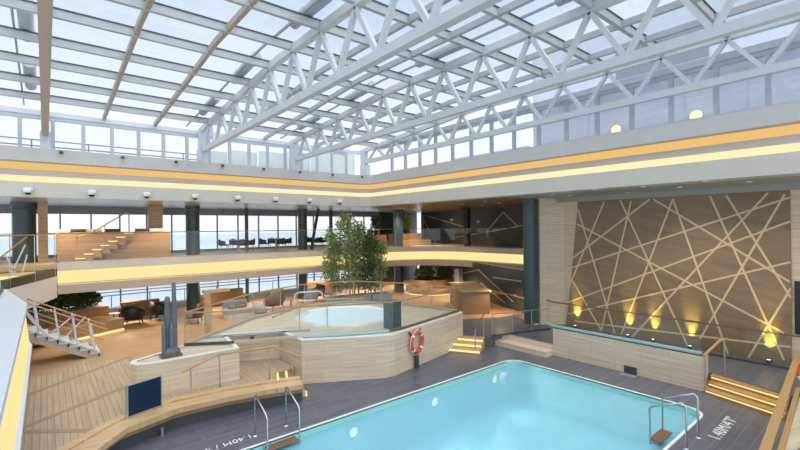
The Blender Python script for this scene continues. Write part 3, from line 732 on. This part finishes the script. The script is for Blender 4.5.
dark_wall('dark panelled upper wall with brass lines behind the balcony corner', (24.2, 11.7), (25.2, 27.4), 3.65, 6.29,
    [(.98, 6.1, .66, 5.0), (.98, 6.1, .98, 3.7), (.98, 5.7, .88, 3.8), (.72, 4.2, .58, 4.5), (.52, 4.6, .42, 6.0), (.34, 5.0, .42, 6.0), (.52, 4.6, .30, 5.1), (.16, 5.2, .10, 5.8), (.16, 4.3, .10, 4.1)], (.29, .25), ((.57, 5.3), (.75, 5.5), (.18, 5.1), (.65, 5.7)))
dark_wall('dark panelled lower wall with brass lines behind the lounge counter', (19.0, 12.2), (25.0, 27.4), .45, 2.7,
    [(.85, .7, .35, 2.3), (.7, 2.3, .45, .6), (.55, .6, .1, 1.3), (.36, 2.3, .12, .9), (.34, 1.5, .17, .7), (.25, 2.0, .07, 2.1), (.27, 1.2, .05, 1.25)], (), ())
struct(MB().box(18.3, 11.45, .0, 26, 11.6, 6.3).build('wall_cross', 'darkwall'), 'dark wall behind the large petrol column', 'wall')

# ------------------------------------------------------------------ things on the balcony
t = thing('wooden_platform', 'long walnut clad platform with lit stairs on the balcony', 'platform', (2.5, 23.7, 3.64))
MB().box(.38, 23.45, 3.65, 4.75, 24.9, 4.9).build('front_panel', 'wood_panel', t)
MB().box(.36, 23.42, 4.9, 4.77, 24.92, 4.95).build('top_board', 'wood', t)
for k in range(7):
    x = 1.0+.3*k; z = 3.64+.18*(k+1)
    MB().box(x, 23.12, max(3.65, z-.36), x+.33, 23.44, z-.03).build('step', 'wood_panel', t)
    MB().box(x, 23.10, z-.03, x+.33, 23.44, z).build('lit_tread', 'led_step', t)
mb = MB(); mb.tube([(1.05, 23.12, 4.75), (1.6, 23.12, 4.95), (2.9, 23.12, 5.85), (2.97, 23.12, 5.8), (2.97, 23.12, 4.95)], .025, 8); mb.tube([(2.05, 23.12, 4.2), (2.05, 23.12, 5.28)], .02, 8); mb.tube([(1.05, 23.12, 3.7), (1.05, 23.12, 4.75)], .02, 8)
mb.build('handrail', 'handrail', t)
tw = [('rolled white towel', 'white', .7), ('folded dark cushion', 'charcoal', 1.15), ('rolled white towel', 'white', 1.7), ('folded dark cushion', 'charcoal', 2.4), ('folded dark cushion', 'charcoal', 3.6), ('rolled white towel', 'white', 4.2)]
pos = {'white': ['at the left end', 'beside the stair rail', 'at the right end'], 'charcoal': ['left of the stair rail', 'at the stair rail', 'right of the stair rail']}
cnt = {'white': 0, 'charcoal': 0}
for lab, m_, x in tw:
    o = MB().tube([(x-.3, 23.8, 5.02), (x+.3, 23.8, 5.02)], .075, 10).build('rolled_towel' if m_ == 'white' else 'seat_cushion', m_)
    tag(o, f'{lab} on top of the walnut platform, {pos[m_][cnt[m_]]}', 'towel' if m_ == 'white' else 'cushion', 'rolls and cushions on the walnut platform'); cnt[m_] += 1

def dining_chair():
    t = thing('dining_chair', '', 'chair', (0, 0, 0), 'dark tub chairs at the balcony tables')
    # faces +y
    MB().box(-.25, -.22, .40, .25, .26, .49).build('seat', 'leather', t, .03)
    mb = MB(); n = 11; inn, out_ = [], []
    vs = []
    for k in range(n):
        a = R(180+180*k/(n-1)); c, s = math.cos(a), math.sin(a)
        for r in (.27, .33):
            for z in (.44, .80-.12*abs(c)): vs.append((r*c, r*s+.02, z))
    fs = []
    for k in range(n-1):
        i, j = 4*k, 4*k+4
        fs += [(i, i+1, j+1, j), (i+2, j+2, j+3, i+3), (i+1, i+3, j+3, j+1), (i, j, j+2, i+2)]
    fs += [(0, 2, 3, 1), (4*n-4, 4*n-3, 4*n-1, 4*n-2)]
    mb.add(vs, fs, True).build('backrest', 'leather', t)
    for x, y in ((-.2, -.18), (.2, -.18), (-.2, .2), (.2, .2)):
        MB().tube([(x, y, .41), (x*1.15, y*1.15, 0)], .018, 6).build('leg', 'steel', t)
    return t
def dining_table():
    t = thing('dining_table', '', 'table', (0, 0, 0), 'square wooden tables on the balcony')
    MB().box(-.42, -.42, .71, .42, .42, .75).build('tabletop', 'wood', t, .01)
    MB().tube([(0, 0, .02), (0, 0, .71)], .04, 8).build('pedestal', 'steel', t)
    MB().lathe([(0, .03), (.25, .02), (.26, 0)], n=16).build('base', 'steel', t); return t
tp = [(8.9, 26.1), (11.55, 26.6), (14.2, 26.5)]
wh = ['beside the slim column', 'left of the round column', 'behind the bamboo']
place_all(dining_table(), [(x, y, 3.64, 0) for x, y in tp], [f'square wooden dining table on the balcony, {w}' for w in wh])
ch, lb = [], []
for (x, y), w in zip(tp, wh):
    for (dx, dy, a, n_) in ((-.75, .1, -90, 'left side'), (.75, -.05, 90, 'right side'), (.1, .75, 180, 'window side'), (.05, -.75, 0, 'pool side')):
        ch.append((x+dx, y+dy, 3.64, R(a+random.uniform(-12, 12)))); lb.append(f'dark tub chair, {n_} of the balcony table {w}')
place_all(dining_chair(), ch, lb)

def foliage(name, mat, parent, blobs, n, size, up=.2, seed=1):
    rnd = random.Random(seed); mb = MB()
    for _ in range(n):
        c, rad = rnd.choice(blobs)
        d = Vector((rnd.gauss(0, 1), rnd.gauss(0, 1), rnd.gauss(0, 1))).normalized()*(rnd.random()**.45)
        p = Vector(c)+Vector((d.x*rad[0], d.y*rad[1], d.z*rad[2]))
        ax = Vector((d.x+rnd.gauss(0, .6), d.y+rnd.gauss(0, .6), up+rnd.gauss(0, .6))).normalized()
        sd = ax.cross(Vector((rnd.gauss(0, 1), rnd.gauss(0, 1), rnd.gauss(0, 1)))).normalized(); nr = ax.cross(sd)
        s = size*rnd.uniform(.6, 1.3); w = s*.26
        mb.add([p, p+ax*s*.45+sd*w+nr*.1*s, p+ax*s-nr*.1*s, p+ax*s*.45-sd*w+nr*.1*s], [(0, 1, 2), (0, 2, 3)])
    return mb.build(name, mat, parent)

# tall bamboo in planters
BT = [('tall bamboo at the left end of the planters', 12.75, 21.4, 4.75, .5), ('tallest bamboo with a feathery top, second from the left', 13.55, 21.0, 5.75, .66), ('tall bamboo in the middle of the planters', 14.3, 21.3, 5.2, .62), ('dense bamboo right of the middle', 14.9, 20.9, 4.55, .54), ('lower dense bamboo at the right end of the planters', 15.4, 20.7, 4.1, .52)]
for i, (lab, x, y, h, r) in enumerate(BT):
    t = thing('bamboo', lab, 'bamboo', (x, y, .9), 'tall bamboo behind the whirlpool')
    for k in range(4):
        a = random.uniform(0, 6.28); px, py = x+.22*math.cos(a), y+.18*math.sin(a)
        lean = random.uniform(-.25, .25)
        MB().tube([(px, py, .85), (px+lean*.4, py, .85+(h-.9)*.5), (px+lean, py, h-.25)], [.03, .024, .01], 6).build('stem', 'bark', t)
    bl = [((x+random.uniform(-.3, .3), y+random.uniform(-.25, .25), .95+(h-.95)*f), (r*(.62+.4*math.sin(math.pi*min(1, f*.95+.12))), r*.75, (h-.95)*.13)) for f in (.22, .36, .5, .62, .74, .86, .95) for _ in range(2)]
    foliage('foliage', 'leaf' if i != 3 else 'leaf2', t, bl, 1500, .19, .1, 11+i)
def planter():
    t = thing('planter', '', 'planter', (0, 0, 0), 'blue grey planters holding the bamboo')
    mb = MB(); a, b, h_ = .62, .42, .62
    outer = [(-a, -b), (a, -b), (a, b), (-a, b)]; inner = [(x*.9, y*.86) for x, y in outer]
    for i in range(4):
        p, q_ = outer[i], outer[(i+1) % 4]; pi_, qi = inner[i], inner[(i+1) % 4]
        mb.quad((*p, 0), (*q_, 0), (*q_, h_), (*p, h_)); mb.quad((*p, h_), (*q_, h_), (*qi, h_), (*pi_, h_)); mb.quad((*pi_, h_), (*qi, h_), (*qi, h_-.1), (*pi_, h_-.1))
    h = mb.build('box', 'planter', t)
    MB().box(-a*.9, -b*.86, h_-.12, a*.9, b*.86, h_-.06).build('soil', 'brown', h); return t
place_all(planter(), [(12.9, 21.3, .45, R(-8)), (14.25, 21.1, .45, R(-8)), (15.5, 20.7, .45, R(-14))], ['blue grey planter box under the left bamboo', 'blue grey planter box in the middle under the bamboo', 'blue grey planter box under the right bamboo'])

# stepped wooden planters with plants on the balcony
def plant_pot(name, label, x, y, z, hh, r, mat='leaf2', n=500, seed=3, pot='charcoal'):
    t = thing(name, label, 'plant', (x, y, z))
    MB().lathe([(0, .0), (.16, 0), (.22, .34), (.2, .34), (.19, .3), (0, .3)], (x, y, z), 14).build('pot', pot, t)
    MB().tube([(x, y, z+.3), (x+.04, y, z+.3+hh*.5)], [.03, .015], 6).build('stem', 'bark', t)
    foliage('foliage', mat, t, [((x, y, z+.35+hh*f), (r, r, hh*.25)) for f in (.25, .5, .75)], n, .2, .5, seed)
    return t
t = thing('wooden_bench', 'stepped walnut bench block left of the broad balcony column', 'bench', (19, 25.6, 3.64))
MB().box(18.2, 25.2, 3.65, 19.6, 26.4, 4.5).build('upper_block', 'wood_panel', t); MB().box(18.1, 24.9, 3.65, 19.4, 25.19, 4.1).build('lower_step', 'wood_panel', t)
t = thing('wooden_bench', 'stepped walnut bench block right of the broad balcony column', 'bench', (21, 25, 3.64))
MB().box(20.3, 24.6, 3.65, 22.6, 25.9, 4.55).build('upper_block', 'wood_panel', t); MB().box(20.2, 24.2, 3.65, 23.2, 24.59, 4.05).build('lower_step', 'wood_panel', t)
plant_pot('potted_plant', 'dark leafy potted plant on the left walnut bench block', 18.9, 25.6, 4.5, 1.05, .32, seed=5)
plant_pot('potted_plant', 'airy green potted plant on the right walnut bench block', 21.6, 25.4, 4.55, 1.0, .34, 'leaf', 300, 6)
tag(MB().lathe([(0, .46), (.16, .42), (.25, .25), (.2, .05), (.12, 0)], (18.45, 25.7, 4.5), 14).build('round_pot', 'charcoal'), 'dark round pot on the left walnut bench block', 'pot')

# ------------------------------------------------------------------ lounge furniture
def armchair(shell, cush):
    t = thing('armchair', '', 'armchair', (0, 0, 0))
    vs, fs = [], []; n = 13            # faces +y: curved shell round the back
    for k in range(n):
        a = R(190+160*k/(n-1)); c, s = math.cos(a), math.sin(a); hb = .95-.28*abs(c)**2
        for r, z in ((.40, .28), (.50, .45), (.52, hb), (.44, hb), (.38, .45)): vs.append((r*c*1.05, r*s, z))
    for k in range(n-1):
        for j in range(4): fs.append((5*k+j, 5*k+j+1, 5*k+5+j+1, 5*k+5+j))
        fs.append((5*k+4, 5*k, 5*k+5, 5*k+9))
    fs += [tuple(range(5)), tuple(range(5*n-1, 5*n-6, -1))]
    h = MB().add(vs, fs, True).build('shell', shell, t)
    MB().lathe([(0, .28), (.40, .28), (.44, .36), (.40, .47), (0, .49)], (0, .02, 0), 18, 1, .95).build('seat_cushion', cush, t)
    mb = MB(); vs = []; fs = []
    for k in range(9):
        a = R(215+110*k/8); c, s = math.cos(a), math.sin(a)
        for r, z in ((.43, .5), (.45, .985), (.37, .97), (.33, .5)): vs.append((r*c*1.05, r*s, z))
    for k in range(8):
        for j in range(3): fs.append((4*k+j, 4*k+4+j, 4*k+5+j, 4*k+1+j))
    mb.add(vs, fs, True).build('back_cushion', cush, h)
    for x, y in ((-.3, -.28), (.3, -.28), (-.3, .28), (.3, .28)): MB().tube([(x, y, .3), (x*1.15, y*1.15, 0)], .02, 6).build('leg', 'black', t)
    return t
place_all(armchair('leather', 'brown'), [(3.25, 24.3, .45, R(-20)), (4.5, 24.7, .45, R(-35)), (5.55, 22.6, .45, R(60)), (13.3, 24.4, .45, R(100))],
          ['black shell armchair before the long sofa back, nearest the dark plants', 'black shell armchair between the first armchair and the standing sculpture', 'black shell armchair half hidden beside the sculpture and the large column', 'black shell armchair behind the white grab rail'])
o = armchair('brown', 'tan'); o.location = (9.65, 22.7, .45); o.rotation_euler = (0, 0, R(20)); o.scale = (1.25, 1.25, 1.3); o['label'] = 'large tan leather tub chair behind the terrace railing'
o = armchair('greyfab', 'greyfab'); o.location = (8.55, 21.6, .45); o.rotation_euler = (0, 0, R(-50)); o.scale = (.75, .75, .8); o['label'] = 'small pale grey chair beside the tan tub chair'
o = armchair('greyfab', 'greyfab'); o.location = (12.4, 23.6, .45); o.rotation_euler = (0, 0, R(10)); o.scale = (.95, .95, .95); o['label'] = 'blue grey armchair near the second round column'
def sofa(label, x, y, a, L, mat):
    t = thing('sofa', label, 'sofa', (0, 0, 0))
    MB().box(-L/2, -.42, .15, L/2, .42, .44).build('seat', mat, t, .04)
    MB().box(-L/2, -.46, .2, L/2, -.25, 1.0).build('backrest', mat, t, .05)
    for s in (-1, 1): MB().box(s*L/2-.08, -.42, .15, s*L/2+.08, .40, .68).build('armrest', mat, t, .04)
    for sx_ in (-1, 1):
        for sy in (-1, 1): MB().tube([(sx_*(L/2-.12), sy*.34, .16), (sx_*(L/2-.12), sy*.34, 0)], .025, 6).build('leg', 'black', t)
    t.location = (x, y, .45); t.rotation_euler = (0, 0, a); return t
sofa('brown leather sofa with its back to the pool behind the black armchairs', 3.75, 25.65, R(-6), 1.7, 'brown')
sofa('brown leather sofa right of the large column by the windows', 8.2, 26.7, R(-6), 2.2, 'brown')
sofa('tan leather sofa by the windows behind the whirlpool grab rail', 14.3, 26.2, R(-10), 2.2, 'tan')
t = thing('daybed', 'pale grey daybed with a yellow cushion behind the terrace railing', 'daybed', (7.6, 22.4, .45))
MB().box(6.95, 22.0, .72, 8.25, 22.8, .95).build('mattress', 'greyfab', t, .04)
MB().box(7.0, 22.05, .45, 8.2, 22.75, .72).build('base', 'offwhite', t)
MB().box(7.0, 22.6, .95, 8.2, 22.85, 1.3).build('backrest', 'grey', t, .03)
tag(MB().box(7.15, 22.2, .955, 8.0, 22.5, 1.1).build('cushion', 'tan'), 'yellow brown cushion lying on the grey daybed', 'cushion')
def side_table(label, x, y):
    t = thing('side_table', label, 'table', (x, y, .45))
    MB().lathe([(0, .5), (.3, .5), (.3, .47), (0, .47)], (x, y, .45), 18).build('tabletop', 'grey', t)
    MB().tube([(x, y, .46), (x, y, .92)], .03, 8).build('pedestal', 'black', t)
    MB().lathe([(0, .03), (.2, .02), (.2, 0)], (x, y, .45), 16).build('base', 'black', t)
side_table('small round table beside the tan tub chair', 10.9, 23.1)
side_table('small round table by the left black armchair', 2.55, 25.2)
t = thing('shower_post', 'pale wooden shower post with a red tag behind the terrace corner', 'shower', (4.9, 17.9, .45))
MB().box(4.8, 17.8, .46, 5.0, 18.0, 2.5).build('post', 'wood_light', t); MB().box(4.75, 17.75, 2.5, 5.75, 18.05, 2.62).build('arm', 'wood_light', t); MB().box(4.74, 17.76, 1.95, 4.8, 17.9, 2.15).build('tag', 'red', t)

# wooden planter bench with dark plants under the balcony at left
t = thing('planter_bench', 'long walnut planter bench with a lit foot behind the white staircase', 'planter', (.6, 24, .45))
MB().prism([(-2.5, 25.2), (1.9, 25.9), (2.35, 25.1), (-2.2, 23.6)], .46, 1.35).build('upper_box', 'wood_panel', t)
MB().prism([(-2.3, 23.5), (2.0, 24.6), (2.75, 23.2), (.2, 21.9), (-2.2, 21.9)], .56, 1.0).build('lower_step', 'wood_panel', t)
mb = MB(); mb.bar((2.74, 23.17, .50), (.2, 21.88, .50), .04, .08); mb.build('light_strip', 'led_step', t)
for i, (x, y, lab) in enumerate(((-.4, 25.0, 'dark green shrub at the left end of the walnut planter bench'), (.55, 25.2, 'dark green shrub in the middle of the walnut planter bench'), (1.4, 25.45, 'dark green shrub at the window end of the walnut planter bench'))):
    t = thing('shrub', lab, 'shrub', (x, y, 1.35), 'dark shrubs in the walnut planter bench')
    MB().tube([(x, y, 1.3), (x, y, 1.7)], .03, 6).build('stem', 'bark', t)
    foliage('foliage', 'leaf2', t, [((x, y, 1.75), (.65, .45, .42))], 700, .22, .5, 31+i)

# round wooden planter seat with plants, right of the bamboo
t = thing('round_planter', 'round walnut planter seat left of the dark panelled wall', 'planter', (20.75, 21.7, .45))
MB().lathe([(1.7, .02), (1.75, .45), (1.4, .47), (1.3, .5), (1.3, .95), (1.2, .97), (1.15, .85)], (20.75, 21.7, .45), 28).build('seat_ring', 'wood_panel', t)
MB().lathe([(0, .86), (1.17, .86)], (20.75, 21.7, .45), 28).build('soil', 'brown', t)
MB().lathe([(1.76, .03), (1.77, .09)], (20.75, 21.7, .45), 28).build('light_strip', 'led_step', t)
for i, (x, y, lab) in enumerate(((20.1, 21.9, 'dark bush on the left of the round walnut planter'), (20.95, 22.3, 'dark bush behind the column in the round walnut planter'), (21.6, 21.2, 'dark bush on the right of the round walnut planter'))):
    t = thing('bush', lab, 'bush', (x, y, 1.31), 'dark bushes in the round planter')
    MB().tube([(x, y, 1.25), (x, y, 1.6)], .03, 6).build('stem', 'bark', t)
    foliage('foliage', 'leaf2', t, [((x, y, 1.75), (.5, .5, .45))], 500, .2, .5, 41+i)
# reception counter
t = thing('counter', 'walnut panelled bar counter beside the black column', 'counter', (18, 15.2, .45))
MB().prism([(16.6, 15.0), (17.8, 14.2), (20.0, 17.2), (18.8, 18.0)], .46, 1.62).build('body', 'tan', t)
MB().prism([(16.5, 15.0), (17.82, 14.1), (20.1, 17.2), (18.8, 18.1)], 1.62, 1.68).build('worktop', 'wood', t)
tag(MB().box(20.9, 19.2, .46, 21.3, 19.6, 2.2).build('drinks_cabinet', 'grey'), 'tall grey display cabinet near the round planter', 'cabinet')

# ------------------------------------------------------------------ roof
def zr(v): return 10.45 if v < 13 else 10.45-.075*(v-13)
VE = 22.0
def roof_bar(mb, u, w, h, dz, v0=-4.0, v1=VE):
    pts = [v0, 13.0, v1]
    for a, b in zip(pts, pts[1:]): mb.bar((u, a, zr(a)+dz), (u, b, zr(b)+dz), w, h)
    return mb
TR = [('far left of the roof', .03), ('second from the left', 5.8), ('third from the left', 10.5), ('at the right edge of the roof', 15.2)]
for lab, u in TR:
    t = thing('roof_truss', f'white steel roof truss with zigzag struts, {lab}', 'truss', (u, VE, 8.9))
    zb = 8.93 if u < 15 else 9.22
    roof_bar(MB(), u, .2, .22, -.04).build('top_chord', 'steel_white', t)
    MB().bar((u, -4, zb), (u, 21.6, zb-.16), .2, .22).build('bottom_chord', 'beam_warm_bounce' if u < 1 else 'steel_white', t)
    k = -2
    while 1.7*k < 21.5:
        top = 1.7*k+.05
        for s in (-.85, .85):
            v = top+s
            if -4 < v < 21.4 and -4 < top < 21.5:
                MB().bar((u, top, zr(top)-.12), (u, v, zb+.05-(.2*(v+4)/25.6)), .12, .12).build('strut', 'steel_white', t)
        k += 1
    MB().box(u-.16, 21.3, 8.16, u+.16, 21.95, 8.85).build('end_bracket', 'steel_white', t)
    MB().box(u-.13, 21.5, 8.7, u+.13, 21.95, zr(21.7)).build('end_post', 'steel_white', t)
    if u < 15:
        for v in (5.8, 11.1, 16.05, 20.2):
            MB().tube([(u-.38, v, zr(v)+.32), (u-.38, v-2.2, zr(v-2.2)+.32)], .17, 12).build('roller_tube', 'roof_steel', t)
        roof_bar(MB(), u-.62, .05, .06, .14).build('guide_rail', 'grey', t)
RF = [-7.0, -5.3, -3.6, -1.75, 1.96, 3.86, 7.4, 8.95, 12.1, 13.65]
for i, u in enumerate(RF):
    o = roof_bar(MB(), u, .115, .17, .0).build('ceiling_rafter', 'beam_warm_bounce' if u < 5 else 'roof_steel')
    struct(o, f'slim roof rafter running away from the viewer, {ORD[i]} from the left', 'rafter')
PV = [-3.4+1.7*k for k in range(15)]
for i, v in enumerate(PV):
    v = min(v, 21.7)
    o = MB().bar((-9, v, zr(v)+.02), (15.3, v, zr(v)+.02), .12, .25).build('ceiling_purlin', 'roof_steel')
    MB().bar((-9, v-.075, zr(v)+.115), (15.3, v-.075, zr(v)+.115), .03, .028).build('gasket', 'charcoal', o)
    struct(o, f'white roof crossbar between the rafters, {ORD[i]} from the near end', 'crossbar')
edges = sorted(RF+[u for _, u in TR]+[-9])
for i, (a, b) in enumerate(zip(edges, edges[1:])):
    mb = MB()
    for v0, v1 in ((-4, 13), (13, VE)):
        mb.quad((a, v0, zr(v0)+.12), (b, v0, zr(v0)+.12), (b, v1, zr(v1)+.12), (a, v1, zr(v1)+.12))
    struct(mb.build('ceiling_glazing', 'glass_roof'), f'clear glass strip of the roof, {ORD[i]} from the left', 'glazing')

# clerestory windows
def clerestory(num, label, a, b, z0, z1):
    a = Vector(a); b = Vector(b); d = (b-a).normalized(); w = MB()
    w.bar((b.x, b.y, z0), (b.x, b.y, z1), .13, .13)
    c_ = b-d*.065; a_ = a+d*.065
    w.bar((a_.x, a_.y, z1-.07), (c_.x, c_.y, z1-.07), .12, .14); w.bar((a_.x, a_.y, z0+.06), (c_.x, c_.y, z0+.06), .12, .12)
    o = w.build(f'window_{num}', 'mullion'); struct(o, label, 'window')
    g = MB(); obox(g, a+d*.06, b-d*.06, .02, z0+.1, z1-.05); g.build('glass_pane', 'glass_clere', o)
u = -8.6; i = 0
lefts = []
while u < 15.0: lefts.append(u); u += .985
for i, u in enumerate(lefts[:-1]):
    clerestory(q, f'upright clerestory window on the far side, {("the " + str(i+1) + "th from the left") if i > 19 else ORD[i] + " from the left"}', (u, 21.98), (u+.985, 21.98), 8.16, 9.55); q += 1
vv = [20.6-1.2*k for k in range(21)]
for i, v in enumerate(vv[:-1]):
    clerestory(q, f'upright clerestory window on the right side, {ORD[i]} from the corner', (15.55, v), (15.55, v-1.2), 8.16, 9.85); q += 1
struct(MB().bar((15.55, -6, 9.95), (15.55, 22, 9.95), .2, .2).build('beam_eaves', 'steel_white'), 'white eaves beam above the right clerestory', 'beam')
struct(MB().bar((-9, 22, 9.66), (15.6, 22, 9.66), .2, .2).build('beam_eaves', 'steel_white'), 'white eaves beam above the far clerestory', 'beam')

# ------------------------------------------------------------------ outside
t = thing('wind_screen', 'pale green wind screen panels on the open deck beyond the clerestory', 'screen', (10, 23.9, 8.1))
for k in range(6):
    x = 6.1+1.65*k
    MB().box(x, 23.85, 8.142, x+1.5, 23.9, 9.2+.14*k).build('panel', 'screen_panel', t); MB().box(x+1.52, 23.8, 8.142, x+1.6, 23.95, 9.25+.14*k).build('post', 'white', t)
tag(MB().box(6, 22.3, 8.08, 16.5, 26, 8.14).build('outer_deck', 'outer_white'), 'open deck outside the far clerestory', 'deck', None, 'structure')
tag(MB().box(-9, 22.15, 8.0, 6, 23.2, 8.3).build('outer_ledge', 'grey'), 'grey ledge outside the clerestory at left', 'ledge', None, 'structure')
t = thing('outer_railing', 'dark grey railing outside the clerestory at left', 'railing', (0, 23.2, 8.3))
for z in (8.55, 8.8): MB().tube([(-9, 23.2, z), (6, 23.2, z)], .03, 6).build('rail', 'grey', t)
for k in range(8): MB().tube([(-8+1.9*k, 23.2, 8.3), (-8+1.9*k, 23.2, 8.82)], .025, 6).build('post', 'grey', t)
t = thing('ship_superstructure', 'white ship superstructure rising behind the right clerestory', 'building', (20, 3, 8))
MB().box(17.0, -12, 7.9, 26, 11.0, 10.3).build('lower_wall', 'outer_blue', t)
MB().box(17.6, -12, 10.4, 26, 11.4, 12.9).build('upper_wall', 'outer_white', t)
MB().box(18.0, -12, 12.9, 26, 5.6, 18.5).build('funnel_casing', 'outer_white', t)
MB().box(16.7, -12, 10.25, 26, 11.4, 10.4).build('deck_edge', 'outer_white', t)
MB().box(18, 12, 7.9, 24, 17, 8.9).build('low_house', 'outer_white', t)
for k in range(5): MB().box(16.97, 1.6+1.7*k, 8.3, 17.0, 1.66+1.7*k, 10.2).build('frame', 'outer_white', t)
MB().box(17.55, 4.5, 10.8, 17.6, 7.6, 11.9).build('window_band', 'grey', t)
def dome_lamp():
    t = thing('bulkhead_lamp', '', 'light', (0, 0, 0), 'round lamps on the superstructure')
    MB().lathe([(0, .16), (.11, .13), (.18, .04), (.19, 0)], n=18).build('globe', 'lamp_dome', t); MB().lathe([(.19, 0), (.22, .02), (.22, -.03), (0, -.03)], n=18).build('rim', 'steel_white', t); return t
for o in place_all(dome_lamp(), [(16.97, 7.35, 8.68, 0), (16.97, 4.72, 8.68, 0)], ['round warm lamp on the superstructure, the one farther from the viewer', 'round warm lamp on the superstructure, the one nearer to the viewer']):
    o.rotation_euler = (0, R(-90), 0)
sea = MB().quad((-900, 40, -18), (1400, 40, -18), (1400, 2500, -18), (-900, 2500, -18)).build('sea', 'sea')
struct(sea, 'pale blue sea beyond the windows', 'sea')
t = thing('promenade_railing', 'outer promenade railing beyond the lounge windows', 'railing', (8, 30.6, -.1))
MB().tube([(-9, 30.6, 1.15), (22, 30.6, 1.15)], .04, 6).build('handrail', 'grey', t)
for k in range(16): MB().tube([(-9+2*k, 30.6, .1), (-9+2*k, 30.6, 1.15)], .03, 6).build('post', 'grey', t)
struct(MB().box(-9, 28.5, -.2, 25, 31, .1).build('floor_promenade', 'outer_white'), 'narrow promenade deck outside the lounge', 'floor')

# ------------------------------------------------------------------ light
w = bpy.data.worlds.new('sky'); SC.world = w; w.use_nodes = True; nt = w.node_tree; nt.nodes.clear()
out = N(nt, 'ShaderNodeOutputWorld'); bg = N(nt, 'ShaderNodeBackground', Strength=.72)
tc = N(nt, 'ShaderNodeTexCoord'); sp = N(nt, 'ShaderNodeSeparateXYZ'); nt.links.new(tc.outputs['Generated'], sp.inputs[0])
cr = N(nt, 'ShaderNodeValToRGB'); nt.links.new(sp.outputs[2], cr.inputs[0])
el = cr.color_ramp.elements
el[0].position = 0.0; el[0].color = (1.18, 1.18, 1.2, 1); el[1].position = .75; el[1].color = (.60, .74, .95, 1)
e = el.new(.2); e.color = (1.05, 1.08, 1.12, 1); e = el.new(.42); e.color = (.70, .82, 1.0, 1)
no = N(nt, 'ShaderNodeTexNoise', Scale=2.2, Detail=6.0)
mpn = N(nt, 'ShaderNodeMapping'); mpn.inputs['Scale'].default_value = (1, 1, 2.5); nt.links.new(tc.outputs['Generated'], mpn.inputs[0]); nt.links.new(mpn.outputs[0], no.inputs[0])
rr = N(nt, 'ShaderNodeMapRange'); rr.inputs[1].default_value = .45; rr.inputs[2].default_value = .75; rr.inputs[3].default_value = 0; rr.inputs[4].default_value = .8
nt.links.new(no.outputs[0], rr.inputs[0])
mx = N(nt, 'ShaderNodeMix', data_type='RGBA'); nt.links.new(rr.outputs[0], mx.inputs[0]); nt.links.new(cr.outputs[0], mx.inputs[6]); mx.inputs[7].default_value = (1, 1.03, 1.06, 1)
nt.links.new(mx.outputs[2], bg.inputs[0]); nt.links.new(bg.outputs[0], out.inputs[0])

def lamp(kind, name, loc, energy, col, rot=(0, 0, 0), **kw):
    l = bpy.data.lights.new(name, kind); l.energy = energy; l.color = col
    for k, v in kw.items(): setattr(l, k, v)
    o = bpy.data.objects.new(name, l); C.objects.link(o); o.location = loc; o.rotation_euler = rot; return o
lamp('SUN', 'overcast_sun', (5, 10, 30), 2.9, (1.0, .98, .95), (R(20), R(12), 0), angle=R(110))
for i in range(7):  # unseen spots without fixtures, added to warm the area under the balcony
    lamp('SPOT', 'lounge_fill', (-.5+3.6*i, 25.3, 2.3), 310, (1.0, .78, .54), (0, 0, 0), spot_size=R(150), spot_blend=1, shadow_soft_size=.15)
for x, y in ((20, 18.5), (18.0, 13.6), (23, 25)):  # more unseen fill spots, added for the far lounge corner
    lamp('SPOT', 'lounge_fill', (x, y, 2.3), 200, (1.0, .74, .48), (0, 0, 0), spot_size=R(150), spot_blend=1, shadow_soft_size=.15)
for i in range(6):  # fill spots without fixtures, added to light the walnut platform front
    lamp('SPOT', 'balcony_fill', (.5+4*i, 22.4, 6.2), 330, (1.0, .78, .52), (0, 0, 0), spot_size=R(140), spot_blend=1, shadow_soft_size=.15)
for x, y in ((18.6, 22.9), (21.6, 22.6)):  # two extra fill spots added to lighten the bench blocks
    lamp('SPOT', 'balcony_fill', (x, y, 6.2), 260, (1.0, .78, .52), (0, 0, 0), spot_size=R(140), spot_blend=1, shadow_soft_size=.15)
for x, y in dl[:5]:
    lamp('SPOT', 'soffit_downlight', (x, y, 6.2), 130, (1.0, .84, .62), (0, 0, 0), spot_size=R(130), spot_blend=1, shadow_soft_size=.1)
for y in UPS:
    lamp('SPOT', 'wall_uplight', (MU-.20, y, .58), 230, (1.0, .80, .16), (0, R(180+15), 0), spot_size=R(36), spot_blend=.9, shadow_soft_size=.04)
for x in (6.35, 9.4, 12.4):
    lamp('SPOT', 'pool_lamp', (x, 9.55, -.5), 60, (.9, 1.0, .85), (R(90), 0, math.pi), spot_size=R(140), spot_blend=1, shadow_soft_size=.1)

# ------------------------------------------------------------------ camera
cam = bpy.data.cameras.new('camera'); co = bpy.data.objects.new('camera', cam); C.objects.link(co)
cam.sensor_width = 36; cam.lens = 427.8/800*36; cam.shift_y = 2.68/800; cam.clip_end = 5000; cam.clip_start = .05
co.matrix_world = Matrix.Translation((0, 0, 5)) @ Matrix.Rotation(R(-39.67), 4, 'Z') @ Matrix.Rotation(R(90), 4, 'X') @ Matrix.Rotation(R(-.619), 4, 'Z')
SC.camera = co
vs_ = SC.view_settings; vs_.view_transform = 'Standard'; vs_.look = 'None'; vs_.exposure = 0.5; vs_.gamma = 1; vs_.use_curve_mapping = False
SC.cycles.use_denoising = True; SC.cycles.transparent_max_bounces = 24; SC.cycles.max_bounces = 8; SC.cycles.sample_clamp_indirect = 6.0
